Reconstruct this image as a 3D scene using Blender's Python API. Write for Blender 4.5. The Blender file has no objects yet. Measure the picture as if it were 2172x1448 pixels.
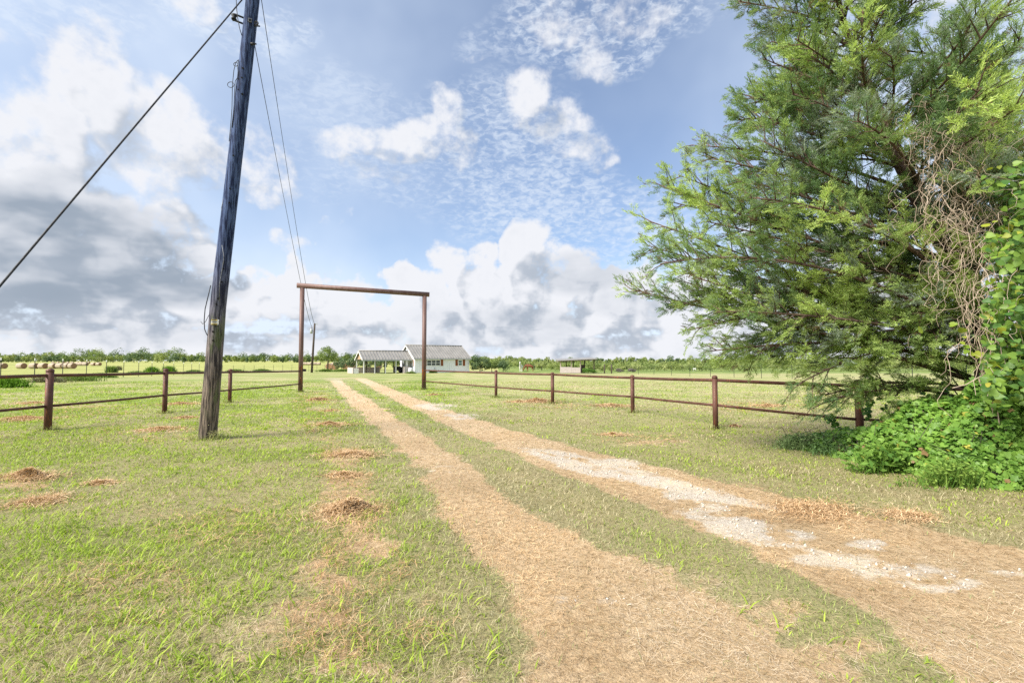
import bpy, math, random
import numpy as np
random.seed(7)
RNG = np.random.default_rng(11)
PI = math.pi
scene = bpy.context.scene
COL = scene.collection

# ------------------------------------------------------------------ camera model
FPX, CX, CY = 2172 * 16.0 / 36.0, 1086.0, 724.0
PITCH = math.radians(2.4)
CAM = np.array([0.0, 0.0, 1.5])
FW = np.array([0, math.cos(PITCH), math.sin(PITCH)])
UP = np.array([0, -math.sin(PITCH), math.cos(PITCH)])

def ss(a, b, x):
    t = np.clip((np.asarray(x, float) - a) / (b - a), 0, 1)
    return t * t * (3 - 2 * t)

def gz(x, y):
    """height of the ground at x, y"""
    x = np.asarray(x, float); y = np.asarray(y, float)
    z = -0.55 * ss(25, 75, y) - 0.4 * ss(80, 300, y)
    z = z - 1.5 * ss(60, 170, y) * ss(-12, 25, x)
    near = 1 - ss(14, 30, y)
    z = z + near * (0.022 * np.sin(x * 1.7 + 0.6 * y) * np.sin(y * 1.3 - 0.4 * x + 1) + 0.012 * np.sin(x * 3.9 + 1.1 + y) * np.sin(y * 3.1 + 2))
    return z

def ray(px, py):
    d = FW + np.array([1, 0, 0]) * ((px - CX) / FPX) + UP * ((CY - py) / FPX)
    return d / d[1]

def at(px, py, Y):
    """point of the world seen at that place of the photo, Y metres ahead"""
    return CAM + ray(px, py) * Y

def gp(px, py):
    """where the line of sight meets the ground"""
    d = ray(px, py); y = 1.0
    while y < 1500:
        p = CAM + d * y
        if p[2] <= gz(p[0], p[1]): break
        y *= 1.004
    p = CAM + d * y
    return np.array([p[0], p[1], float(gz(p[0], p[1]))])

# ------------------------------------------------------------------ noise in numpy
def _hash(ix, iy, seed):
    n = (ix.astype(np.int64) * 374761393 + iy.astype(np.int64) * 668265263 + seed * 974711) & 0x7fffffff
    n = ((n ^ (n >> 13)) * 1274126177) & 0x7fffffff
    return ((n ^ (n >> 16)) & 0xffff) / 65535.0

def vnoise(x, y, seed=0):
    x = np.asarray(x, float); y = np.asarray(y, float)
    ix = np.floor(x); iy = np.floor(y); fx = x - ix; fy = y - iy
    fx = fx * fx * (3 - 2 * fx); fy = fy * fy * (3 - 2 * fy)
    a = _hash(ix, iy, seed); b = _hash(ix + 1, iy, seed); c = _hash(ix, iy + 1, seed); d = _hash(ix + 1, iy + 1, seed)
    return (a * (1 - fx) + b * fx) * (1 - fy) + (c * (1 - fx) + d * fx) * fy

def fbm(x, y, oct=4, seed=0):
    s = 0; a = 0.5; t = 0
    for k in range(oct):
        s = s + a * vnoise(np.asarray(x) * 2 ** k + 17.3 * k, np.asarray(y) * 2 ** k - 9.1 * k, seed + k); t += a; a *= 0.5
    return s / t

# ------------------------------------------------------------------ mesh helpers
def mesh_np(name, V, faces, attrs=None, smooth=False):
    """V (n,3); faces: list of (m,k) arrays; attrs: name -> (n,) or (n,3) point data"""
    V = np.ascontiguousarray(V, dtype=np.float32)
    me = bpy.data.meshes.new(name)
    me.vertices.add(len(V)); me.vertices.foreach_set('co', V.ravel())
    faces = [np.asarray(f, dtype=np.int32) for f in faces if len(f)]
    nl = sum(f.size for f in faces); nf = sum(len(f) for f in faces)
    me.loops.add(nl); me.polygons.add(nf)
    me.loops.foreach_set('vertex_index', np.concatenate([f.ravel() for f in faces]))
    tot = np.concatenate([np.full(len(f), f.shape[1], np.int32) for f in faces])
    st = np.concatenate([[0], np.cumsum(tot)[:-1]]).astype(np.int32)
    me.polygons.foreach_set('loop_start', st)
    if smooth: me.polygons.foreach_set('use_smooth', np.ones(nf, dtype=bool))
    me.update(calc_edges=True)
    for k, a in (attrs or {}).items():
        a = np.asarray(a, dtype=np.float32)
        if a.ndim == 1:
            at_ = me.attributes.new(k, 'FLOAT', 'POINT'); at_.data.foreach_set('value', a)
        else:
            at_ = me.attributes.new(k, 'FLOAT_VECTOR', 'POINT'); at_.data.foreach_set('vector', np.ascontiguousarray(a).ravel())
    return me

class MB:
    """collects boxes, cylinders, tubes and loose faces; build() links them as ONE mesh object"""
    def __init__(s): s.v = []; s.f = []; s.sm = []
    def face(s, pts, smooth=False):
        b = len(s.v); s.v += [tuple(map(float, p)) for p in pts]; s.f.append(tuple(range(b, b + len(pts)))); s.sm.append(smooth)
    def box(s, lo, hi, M=None):
        x0, y0, z0 = lo; x1, y1, z1 = hi
        c = [(x0, y0, z0), (x1, y0, z0), (x1, y1, z0), (x0, y1, z0), (x0, y0, z1), (x1, y0, z1), (x1, y1, z1), (x0, y1, z1)]
        if M is not None: c = [tuple(M(p)) for p in c]
        b = len(s.v); s.v += [tuple(map(float, p)) for p in c]
        for f in ((0, 3, 2, 1), (4, 5, 6, 7), (0, 1, 5, 4), (1, 2, 6, 5), (2, 3, 7, 6), (3, 0, 4, 7)):
            s.f.append(tuple(b + i for i in f)); s.sm.append(False)
        return s
    def tube(s, pts, rad, n=12, caps=True, wob=0.0):
        pts = [np.array(p, float) for p in pts]
        if np.isscalar(rad): rad = [rad] * len(pts)
        b = len(s.v); prev = None
        for i, p in enumerate(pts):
            t = pts[min(i + 1, len(pts) - 1)] - pts[max(i - 1, 0)]; t = t / (np.linalg.norm(t) + 1e-9)
            if prev is None:
                a = np.array([0, 0, 1.0]) if abs(t[2]) < 0.9 else np.array([1.0, 0, 0])
                u = np.cross(t, a)
            else: u = prev - t * np.dot(prev, t)
            u = u / (np.linalg.norm(u) + 1e-9); w = np.cross(t, u); prev = u
            for k in range(n):
                th = 2 * PI * k / n; r = rad[i] * (1 + (random.uniform(-wob, wob) if wob else 0))
                s.v.append(tuple(p + (u * math.cos(th) + w * math.sin(th)) * r))
        for i in range(len(pts) - 1):
            for k in range(n):
                k2 = (k + 1) % n
                s.f.append((b + i * n + k, b + i * n + k2, b + (i + 1) * n + k2, b + (i + 1) * n + k)); s.sm.append(True)
        if caps:
            s.f.append(tuple(b + k for k in range(n))[::-1]); s.sm.append(False)
            e = b + (len(pts) - 1) * n
            s.f.append(tuple(e + k for k in range(n))); s.sm.append(False)
        return s
    def dome(s, c, r, h, n=14, rings=4):
        b = len(s.v); c = np.array(c, float)
        for i in range(rings):
            a = i / rings * PI / 2
            for k in range(n):
                th = 2 * PI * k / n
                s.v.append((c[0] + r * math.cos(a) * math.cos(th), c[1] + r * math.cos(a) * math.sin(th), c[2] + h * math.sin(a)))
        s.v.append((c[0], c[1], c[2] + h)); top = len(s.v) - 1
        for i in range(rings - 1):
            for k in range(n):
                k2 = (k + 1) % n
                s.f.append((b + i * n + k, b + i * n + k2, b + (i + 1) * n + k2, b + (i + 1) * n + k)); s.sm.append(True)
        for k in range(n):
            s.f.append((b + (rings - 1) * n + k, b + (rings - 1) * n + (k + 1) % n, top)); s.sm.append(True)
        return s
    def build(s, name, mat, parent=None, loc=None):
        me = bpy.data.meshes.new(name); me.from_pydata(s.v, [], s.f)
        me.polygons.foreach_set('use_smooth', s.sm); me.update()
        return link(name, me, mat, parent, loc)

def link(name, me, mat, parent=None, loc=None):
    o = bpy.data.objects.new(name, me); COL.objects.link(o)
    if mat is not None: me.materials.append(mat)
    if parent is not None: o.parent = parent
    if loc is not None: o.location = loc
    return o

def tag(o, label=None, cat=None, group=None, kind=None):
    if label: o['label'] = label
    if cat: o['category'] = cat
    if group: o['group'] = group
    if kind: o['kind'] = kind
    return o

def thing(name, label, cat, loc=(0, 0, 0), rz=0.0, group=None):
    o = bpy.data.objects.new(name, None); COL.objects.link(o)
    o.location = tuple(map(float, loc)); o.rotation_euler = (0, 0, rz); o.empty_display_size = 0.2
    return tag(o, label, cat, group)

def copy_tree(o, parent=None):
    c = o.copy(); COL.objects.link(c)
    if parent is not None: c.parent = parent
    for ch in [q for q in COL.objects if q.parent == o]: copy_tree(ch, c)
    return c

# ------------------------------------------------------------------ material helpers
class NT:
    def __init__(s, name):
        s.m = bpy.data.materials.new(name); s.m.use_nodes = True; s.t = s.m.node_tree; s.t.nodes.clear()
        s.out = s.t.nodes.new('ShaderNodeOutputMaterial')
    def n(s, typ, **kw):
        nd = s.t.nodes.new(typ)
        for k, v in kw.items():
            if k.startswith('i_'): nd.inputs[k[2:].replace('_', ' ')].default_value = v
            else: setattr(nd, k, v)
        return nd
    def l(s, a, b): s.t.links.new(a, b)
    def coord(s, out='Object'): return s.n('ShaderNodeTexCoord').outputs[out]
    def mapping(s, src, scale=(1, 1, 1), rot=(0, 0, 0)):
        m = s.n('ShaderNodeMapping'); m.inputs['Scale'].default_value = scale; m.inputs['Rotation'].default_value = rot
        s.l(src, m.inputs['Vector']); return m.outputs[0]
    def noise(s, src, scale, detail=4, rough=0.55, dist=0.0):
        m = s.n('ShaderNodeTexNoise'); m.inputs['Scale'].default_value = scale; m.inputs['Detail'].default_value = detail
        m.inputs['Roughness'].default_value = rough; m.inputs['Distortion'].default_value = dist
        if src is not None: s.l(src, m.inputs['Vector'])
        return m.outputs['Fac']
    def rng(s, v, a, b, c=0.0, d=1.0, smooth=True):
        m = s.n('ShaderNodeMapRange'); m.interpolation_type = 'SMOOTHSTEP' if smooth else 'LINEAR'
        s.l(v, m.inputs['Value'])
        for k, x in zip(('From Min', 'From Max', 'To Min', 'To Max'), (a, b, c, d)): m.inputs[k].default_value = x
        return m.outputs[0]
    def mix(s, f, a, b, blend='MIX'):
        m = s.n('ShaderNodeMix'); m.data_type = 'RGBA'; m.blend_type = blend
        if isinstance(f, (int, float)): m.inputs[0].default_value = f
        else: s.l(f, m.inputs[0])
        for sock, v in ((m.inputs[6], a), (m.inputs[7], b)):
            if isinstance(v, tuple): sock.default_value = v if len(v) == 4 else v + (1,)
            else: s.l(v, sock)
        return m.outputs[2]
    def math(s, op, a, b=None, c=None, clamp=False):
        m = s.n('ShaderNodeMath'); m.operation = op; m.use_clamp = clamp
        for i, v in enumerate((a, b, c)):
            if v is None: continue
            if isinstance(v, (int, float)): m.inputs[i].default_value = v
            else: s.l(v, m.inputs[i])
        return m.outputs[0]
    def attr(s, name, out='Fac'): return s.n('ShaderNodeAttribute', attribute_name=name).outputs[out]
    def bump(s, h, strength=0.3, dist=0.02):
        m = s.n('ShaderNodeBump'); m.inputs['Strength'].default_value = strength; m.inputs['Distance'].default_value = dist
        s.l(h, m.inputs['Height']); return m.outputs[0]
    def principled(s, col, rough=0.7, metal=0.0, normal=None, spec=0.3):
        p = s.n('ShaderNodeBsdfPrincipled'); p.inputs['Metallic'].default_value = metal; p.inputs['Specular IOR Level'].default_value = spec
        if isinstance(col, tuple): p.inputs['Base Color'].default_value = col + (1,)
        else: s.l(col, p.inputs['Base Color'])
        if isinstance(rough, (int, float)): p.inputs['Roughness'].default_value = rough
        else: s.l(rough, p.inputs['Roughness'])
        if normal is not None: s.l(normal, p.inputs['Normal'])
        return p.outputs[0]
    def done(s, sh): s.l(sh, s.out.inputs['Surface']); return s.m

def mat_noisy(name, a, b, scale=6, stretch=(1, 1, 1), rough=0.7, metal=0.0, bump=0.0, bd=0.01, lo=0.35, hi=0.65, spec=0.3):
    t = NT(name); c = t.mapping(t.coord(), stretch); n = t.noise(c, scale, 5)
    col = t.mix(t.rng(n, lo, hi), a, b)
    nb = t.bump(t.noise(c, scale * 4, 4), bump, bd) if bump else None
    return t.done(t.principled(col, rough, metal, nb, spec))

def mat_leaf(name, trans=0.35, rough=0.55, spec=0.25, gain=1.0):
    """foliage: each leaf carries its own colour in 'tint'"""
    t = NT(name); c = t.attr('tint', 'Vector')
    if gain != 1.0: c = t.mix(1.0, c, (gain, gain, gain), 'MULTIPLY')
    d = t.principled(c, rough, 0, None, spec)
    tr = t.n('ShaderNodeBsdfTranslucent')
    ct = t.mix(1.0, c, (1.15, 1.2, 0.7), 'MULTIPLY'); t.l(ct, tr.inputs['Color'])
    mx = t.n('ShaderNodeMixShader'); mx.inputs[0].default_value = trans
    t.l(d, mx.inputs[1]); t.l(tr.outputs[0], mx.inputs[2])
    return t.done(mx.outputs[0])

M = {}
def mat_rust():
    t = NT('rusty_pipe'); c = t.coord()
    n1 = t.noise(c, 3.0, 6, 0.6); n2 = t.noise(t.mapping(c, (9, 9, 1.2)), 2.0, 5, 0.65); n3 = t.noise(c, 45, 3)
    col = t.mix(t.rng(n1, 0.3, 0.7), (0.070, 0.029, 0.019), (0.128, 0.060, 0.044))
    col = t.mix(t.rng(n2, 0.56, 0.72), col, (0.27, 0.085, 0.028))
    col = t.mix(t.rng(n3, 0.62, 0.75), col, (0.06, 0.032, 0.03))
    return t.done(t.principled(col, t.rng(n3, 0.3, 0.7, 0.45, 0.75), 0.15, t.bump(n3, 0.25, 0.004), 0.35))
M['rust'] = mat_rust()
def mat_gatepipe():
    t = NT('weathered_gate_pipe'); c = t.coord()
    n1 = t.noise(t.mapping(c, (4, 4, 0.7)), 1.6, 6, 0.6); n3 = t.noise(c, 40, 3)
    col = t.mix(t.rng(n1, 0.3, 0.7), (0.125, 0.068, 0.058), (0.175, 0.115, 0.105))
    z = t.n('ShaderNodeSeparateXYZ'); t.l(c, z.inputs[0])
    low = t.math('MULTIPLY', t.rng(z.outputs[2], 0.3, 0.7), t.rng(z.outputs[2], 1.35, 1.15))
    n4 = t.noise(t.mapping(c, (9, 9, 1.5)), 1.8, 4)
    col = t.mix(t.math('MULTIPLY', low, t.rng(n4, 0.5, 0.62)), col, (0.33, 0.10, 0.02))
    return t.done(t.principled(col, 0.55, 0.15, t.bump(n3, 0.2, 0.003), 0.35))
M['gate'] = mat_gatepipe()
def mat_pole():
    t = NT('weathered_pole_wood_blue_shade'); c = t.coord()
    grain = t.noise(t.mapping(c, (16, 16, 0.9)), 2.2, 8, 0.68, 0.3); g2 = t.noise(t.mapping(c, (30, 30, 1.6)), 2.0, 4, 0.6)
    big = t.noise(t.mapping(c, (3, 3, 0.8)), 1.5, 4)
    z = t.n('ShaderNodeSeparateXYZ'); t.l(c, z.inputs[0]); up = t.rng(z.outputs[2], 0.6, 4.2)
    light = t.mix(up, (0.25, 0.20, 0.155), (0.075, 0.115, 0.235))  # bluish shading of the upper shaft is put into the wood colour
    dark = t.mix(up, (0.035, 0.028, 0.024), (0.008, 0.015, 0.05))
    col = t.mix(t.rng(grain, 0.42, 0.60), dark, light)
    moss = t.math('MULTIPLY', t.rng(big, 0.5, 0.6), t.math('MULTIPLY', t.rng(z.outputs[2], 0.3, 0.8), t.rng(z.outputs[2], 2.9, 1.8)))
    col = t.mix(t.math('MULTIPLY', moss, 0.75), col, (0.085, 0.11, 0.04))
    col = t.mix(t.rng(g2, 0.60, 0.70), col, (0.012, 0.011, 0.012))
    return t.done(t.principled(col, 0.85, 0, t.bump(grain, 0.9, 0.02), 0.2))
M['pole'] = mat_pole()
M['wire'] = mat_noisy('dark_cable', (0.02, 0.022, 0.026), (0.05, 0.052, 0.058), 30, rough=0.6, metal=0.3)
M['steel'] = mat_noisy('galvanised_steel', (0.10, 0.11, 0.13), (0.20, 0.21, 0.23), 20, rough=0.55, metal=0.4)
M['grey_paint'] = mat_noisy('grey_enamel', (0.36, 0.39, 0.41), (0.46, 0.49, 0.5), 5, rough=0.5)
M['black'] = mat_noisy('black_plastic', (0.012, 0.012, 0.014), (0.03, 0.03, 0.032), 6, rough=0.5)
M['rubber'] = mat_noisy('tyre_rubber', (0.014, 0.014, 0.014), (0.028, 0.027, 0.026), 10, rough=0.85)
M['hole'] = mat_noisy('hole_dark', (0.006, 0.006, 0.006), (0.012, 0.011, 0.01), 10, rough=1.0)
M['white_trim'] = mat_noisy('white_trim', (0.72, 0.72, 0.70), (0.80, 0.80, 0.78), 3, rough=0.6)
M['yellow_tag'] = mat_noisy('yellow_tag', (0.55, 0.42, 0.10), (0.65, 0.52, 0.16), 30, rough=0.6)
M['tpost'] = mat_noisy('green_black_tpost', (0.012, 0.02, 0.016), (0.03, 0.035, 0.03), 8, rough=0.7)
M['wood_dark'] = mat_noisy('dark_timber', (0.05, 0.04, 0.033), (0.09, 0.07, 0.055), 4, (8, 8, 1), rough=0.85)
M['wood_pale'] = mat_noisy('pale_timber', (0.34, 0.27, 0.22), (0.48, 0.41, 0.36), 3, (6, 6, 1), rough=0.85)
M['grey_wood'] = mat_noisy('grey_timber', (0.42, 0.36, 0.34), (0.56, 0.50, 0.48), 3, (1, 1, 8), rough=0.9)
M['shutter'] = mat_noisy('stained_cedar_shutter', (0.19, 0.055, 0.015), (0.28, 0.09, 0.025), 3, (9, 9, 1), rough=0.6)
M['soffit'] = mat_noisy('stained_soffit', (0.36, 0.25, 0.16), (0.46, 0.34, 0.23), 3, (1, 8, 1), rough=0.7)
def mat_siding():
    t = NT('white_vertical_siding'); c = t.coord()
    w = t.n('ShaderNodeTexWave'); w.wave_type = 'BANDS'; w.bands_direction = 'X'; w.inputs['Scale'].default_value = 0.75; w.inputs['Distortion'].default_value = 0
    s2 = t.n('ShaderNodeSeparateXYZ'); t.l(c, s2.inputs[0])
    cb = t.n('ShaderNodeCombineXYZ'); t.l(t.math('ADD', s2.outputs[0], s2.outputs[1]), cb.inputs[0]); t.l(cb.outputs[0], w.inputs['Vector'])
    n = t.noise(c, 1.5, 4)
    col = t.mix(t.rng(n, 0.3, 0.7), (0.74, 0.76, 0.79), (0.80, 0.82, 0.84))
    col = t.mix(t.rng(w.outputs['Fac'], 0.035, 0.0), col, (0.62, 0.63, 0.64))
    return t.done(t.principled(col, 0.65))
M['siding'] = mat_siding()
def mat_roof():
    t = NT('ribbed_metal_roof'); c = t.coord(); n = t.noise(c, 0.8, 4)
    return t.done(t.principled(t.mix(t.rng(n, 0.3, 0.7), (0.235, 0.228, 0.215), (0.29, 0.28, 0.265)), 0.5, 0.15))
M['roof'] = mat_roof()
def mat_glass(name, a, b):
    t = NT(name); n = t.noise(t.coord(), 1.2, 3)
    return t.done(t.principled(t.mix(t.rng(n, 0.4, 0.6), a, b), 0.12, 0, None, 0.6))
M['glass'] = mat_glass('dark_window_glass', (0.012, 0.022, 0.026), (0.02, 0.045, 0.05))
M['glass_green'] = mat_glass('green_window_glass', (0.03, 0.10, 0.10), (0.05, 0.15, 0.14))
M['bark'] = mat_noisy('cedar_bark', (0.065, 0.042, 0.032), (0.155, 0.105, 0.08), 3, (9, 9, 1), rough=0.9, bump=0.6, bd=0.02)
M['bark_grey'] = mat_noisy('grey_bark', (0.05, 0.042, 0.035), (0.11, 0.095, 0.08), 4, (6, 6, 1), rough=0.9)
M['deadvine'] = mat_noisy('dry_vine_stem', (0.30, 0.23, 0.17), (0.50, 0.41, 0.33), 6, rough=0.85)
M['leaf'] = mat_leaf('cedar_needles', 0.38)
M['ivy'] = mat_leaf('ivy_leaves', 0.35, 0.45, 0.3)
M['grass'] = mat_leaf('grass_blades', 0.35, 0.6, 0.2)
M['straw'] = mat_leaf('dry_clippings', 0.15, 0.75, 0.15)
M['farleaf'] = mat_leaf('broad_tree_leaves', 0.3, 0.7, 0.1)
M['stone'] = mat_noisy('limestone_gravel', (0.42, 0.38, 0.33), (0.60, 0.55, 0.48), 25, rough=0.9)
def mat_hay():
    t = NT('round_bale_hay'); c = t.coord(); n = t.noise(t.mapping(c, (1, 6, 6)), 3, 5); n2 = t.noise(c, 14, 3)
    col = t.mix(t.rng(n, 0.3, 0.7), (0.31, 0.245, 0.18), (0.53, 0.46, 0.38)); col = t.mix(t.rng(n2, 0.5, 0.75), col, (0.30, 0.22, 0.15))
    return t.done(t.principled(col, 0.95, 0, None, 0.1))
M['hay'] = mat_hay()
def mat_hay_end():
    t = NT('bale_end_hay'); n = t.noise(t.coord(), 9, 5)
    return t.done(t.principled(t.mix(t.rng(n, 0.3, 0.7), (0.20, 0.115, 0.06), (0.36, 0.23, 0.14)), 0.95, 0, None, 0.1))
M['hay_end'] = mat_hay_end()
SUN_E = 3.1
SKY_S = 0.06
SKY_TINT = (0.96, 1.02, 1.12)
CLOUD_LIT = (5.45, 5.55, 5.85)
CLOUD_DARK = (3.05, 3.4, 3.95)
STORM = (2.05, 2.45, 3.0)
VEIL = (4.9, 5.6, 6.6)
CIRRUS_COL = (5.0, 5.5, 6.2)
EXPO = 1.45
DENOISE = False
# ------------------------------------------------------------------ sky, sun, camera
cam_d = bpy.data.cameras.new('camera'); cam_d.lens = 16; cam_d.sensor_width = 36; cam_d.clip_end = 8000; cam_d.clip_start = 0.05
cam = bpy.data.objects.new('camera', cam_d); COL.objects.link(cam)
cam.location = tuple(CAM); cam.rotation_euler = (PI / 2 + PITCH, 0, 0); scene.camera = cam

SUNV = np.array([-0.62, -0.40, 0.68]); SUNV /= np.linalg.norm(SUNV)
sd = bpy.data.lights.new('sun', 'SUN'); sd.energy = SUN_E; sd.angle = math.radians(26); sd.color = (1.0, 0.93, 0.82)
so = bpy.data.objects.new('sun', sd); COL.objects.link(so)
from mathutils import Vector
so.rotation_euler = Vector(SUNV).to_track_quat('Z', 'Y').to_euler(); so.location = tuple(SUNV * 60)

world = bpy.data.worlds.new('World'); scene.world = world; world.use_nodes = True
wt = world.node_tree; wt.nodes.clear()

def azel(px, py):
    d = ray(px, py); d = d / np.linalg.norm(d)
    return math.atan2(d[0], d[1]), math.asin(d[2])

def ellipse(px, py, rx, ry):
    a, e = azel(px, py)
    a1, _ = azel(px - rx, py); a2, _ = azel(px + rx, py); _, e1 = azel(px, py + ry); _, e2 = azel(px, py - ry)
    return a, e, abs(a2 - a1) / 2, abs(e2 - e1) / 2

class WG:
    def __init__(s, tree): s.t = tree
    def n(s, typ, **kw):
        nd = s.t.nodes.new(typ)
        for k, v in kw.items(): setattr(nd, k, v)
        return nd
    def set(s, sock, v):
        if isinstance(v, (int, float)): sock.default_value = v
        elif isinstance(v, tuple): sock.default_value = v
        else: s.t.links.new(v, sock)
    def m(s, op, a, b=None, c=None, clamp=False):
        nd = s.n('ShaderNodeMath', operation=op, use_clamp=clamp)
        for i, v in enumerate((a, b, c)):
            if v is not None: s.set(nd.inputs[i], v)
        return nd.outputs[0]
    def v(s, op, a, b=None, c=None):
        nd = s.n('ShaderNodeVectorMath', operation=op)
        for i, v in enumerate((a, b, c)):
            if v is not None: s.set(nd.inputs[i], v)
        return nd.outputs['Value'] if op in ('DOT_PRODUCT', 'LENGTH') else nd.outputs['Vector']
    def rng(s, v, a, b, c=0.0, d=1.0):
        nd = s.n('ShaderNodeMapRange', interpolation_type='SMOOTHSTEP'); s.set(nd.inputs['Value'], v)
        for k, x in zip(('From Min', 'From Max', 'To Min', 'To Max'), (a, b, c, d)): nd.inputs[k].default_value = x
        return nd.outputs[0]
    def noise(s, vec, scale, detail, rough=0.55, out='Fac', dist=0.0):
        nd = s.n('ShaderNodeTexNoise'); s.set(nd.inputs['Vector'], vec)
        nd.inputs['Scale'].default_value = scale; nd.inputs['Detail'].default_value = detail; nd.inputs['Roughness'].default_value = rough
        nd.inputs['Distortion'].default_value = dist
        return nd.outputs[out]
    def mix(s, f, a, b):
        nd = s.n('ShaderNodeMix', data_type='RGBA'); s.set(nd.inputs[0], f)
        for sock, v in ((nd.inputs[6], a), (nd.inputs[7], b)):
            if isinstance(v, tuple): sock.default_value = v + (1,)
            else: s.t.links.new(v, sock)
        return nd.outputs[2]
    def blobs(s, ae, lst):
        acc = None
        for (px, py, rx, ry, w) in lst:
            a, e, ra, re = ellipse(px, py, rx, ry)
            q = s.v('MULTIPLY_ADD', ae, (1 / ra, 1 / re, 0.0), (-a / ra, -e / re, 0.0))
            d = s.v('DOT_PRODUCT', q, q)
            b = s.m('MINIMUM', s.m('MULTIPLY_ADD', d, -1.55 * w, 1.55 * w), w)
            b = s.m('MAXIMUM', b, 0.0)
            acc = b if acc is None else s.m('MAXIMUM', acc, b)
        return acc

# cumulus: (photo x, y, radius x, radius y, weight)
CUM = [(210, 210, 190, 150, 1.0), (60, 330, 240, 190, 1.0), (350, 310, 170, 140, 1.0), (225, 130, 100, 90, .8), (540, 340, 110, 120, .75), (470, 330, 120, 90, .8),
       (150, 500, 330, 150, 1.0), (40, 560, 260, 110, 1.0), (350, 480, 110, 80, .8), (400, 535, 75, 45, .85), (330, 590, 200, 60, .9),
       (820, 315, 150, 58, .8), (900, 295, 110, 70, .8), (950, 235, 52, 70, .85), (730, 315, 100, 50, .62), (790, 365, 110, 45, .5), (960, 330, 70, 55, .6), (1140, 205, 80, 70, .85), (1195, 258, 110, 70, .78), (1245, 305, 100, 60, .72), (1290, 335, 60, 42, .66), (1030, 110, 40, 20, .45),
       (1260, 30, 210, 95, .6), (1285, 110, 95, 75, .52), (1120, 30, 80, 50, .45), (480, 40, 180, 75, .5),
       (1000, 600, 85, 75, 1.0), (1105, 540, 65, 75, 1.0), (1190, 570, 130, 70, .95), (880, 620, 90, 60, .85), (1100, 640, 170, 90, 1.0), (1310, 600, 110, 80, .85), (1420, 640, 140, 70, .85), (1310, 570, 40, 50, .9), (960, 565, 45, 50, .95), (1015, 560, 45, 45, .9), (860, 590, 40, 40, .85), (770, 620, 50, 40, .8),
       (600, 625, 150, 70, .85), (520, 590, 60, 50, .85), (610, 575, 45, 50, .85), (570, 600, 50, 45, .85), (660, 590, 45, 35, .75), (720, 630, 120, 60, .75), (600, 520, 90, 40, .4), (690, 450, 70, 25, .35),
       (1900, 60, 420, 260, .55), (2150, 300, 300, 260, .6), (1650, 560, 300, 160, .55), (40, 60, 160, 60, .35)]
DARKS = [(170, 520, 340, 130, 1.0), (30, 590, 300, 100, .9), (330, 600, 230, 60, .9), (150, 420, 130, 70, .55), (1230, 580, 120, 55, .45), (1120, 690, 130, 50, .45), (960, 690, 150, 50, .22), (1350, 640, 140, 40, .25), (640, 700, 180, 40, .2), (300, 700, 400, 40, .2)]
CIRRUS = [(1270, 40, 300, 130, 1.25), (480, 50, 240, 90, 1.1), (620, 70, 100, 60, .9), (150, 60, 250, 90, .7), (1080, 330, 260, 190, 1.0), (1180, 460, 250, 130, 1.0), (1050, 430, 200, 100, .8), (1330, 500, 180, 90, .9), (860, 390, 240, 70, .6), (780, 230, 190, 90, .5), (640, 330, 200, 90, .35)]

def density_group():
    g = bpy.data.node_groups.new('cloud_density', 'ShaderNodeTree')
    for nm in ('Dir', 'Warp'): g.interface.new_socket(nm, in_out='INPUT', socket_type='NodeSocketVector')
    g.interface.new_socket('Extra', in_out='INPUT', socket_type='NodeSocketFloat')
    g.interface.new_socket('Density', in_out='OUTPUT', socket_type='NodeSocketFloat')
    g.interface.new_socket('AE', in_out='OUTPUT', socket_type='NodeSocketVector')
    w = WG(g); gi = g.nodes.new('NodeGroupInput'); go = g.nodes.new('NodeGroupOutput'); D = gi.outputs['Dir']
    sp = w.n('ShaderNodeSeparateXYZ'); w.set(sp.inputs[0], D)
    az = w.m('ARCTAN2', sp.outputs[0], sp.outputs[1]); el = w.m('ARCSINE', sp.outputs[2])
    cb = w.n('ShaderNodeCombineXYZ'); w.set(cb.inputs[0], az); w.set(cb.inputs[1], el); AE = cb.outputs[0]
    S = w.blobs(w.v('MULTIPLY_ADD', gi.outputs['Warp'], (0.16, 0.13, 0.0), w.v('ADD', AE, (-0.08, -0.065, 0.0))), CUM)
    # the low bank along the horizon, and scattered cumulus in the rest of the dome (Extra)
    S = w.m('MAXIMUM', S, w.m('MULTIPLY_ADD', w.rng(el, 0.235, 0.10, 0.0, 1.0), 0.80, gi.outputs['Extra']))
    f1 = w.noise(w.v('MULTIPLY', D, (1, 1, 1.25)), 8.0, 4, 0.58)
    b1 = w.m('ABSOLUTE', w.m('MULTIPLY_ADD', w.noise(w.v('MULTIPLY_ADD', gi.outputs['Warp'], (0.12, 0.12, 0.12), D), 13.0, 1, 0.5), 2.0, -1.0))
    dens = w.m('ADD', S, w.m('ADD', w.m('MULTIPLY_ADD', f1, 1.6, -0.8), w.m('MULTIPLY_ADD', b1, 0.7, -0.15)))
    dens = w.m('SUBTRACT', dens, w.rng(S, 0.0, 0.3, 0.62, 0.38))
    g.links.new(dens, go.inputs['Density']); g.links.new(AE, go.inputs['AE'])
    return g

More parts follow.
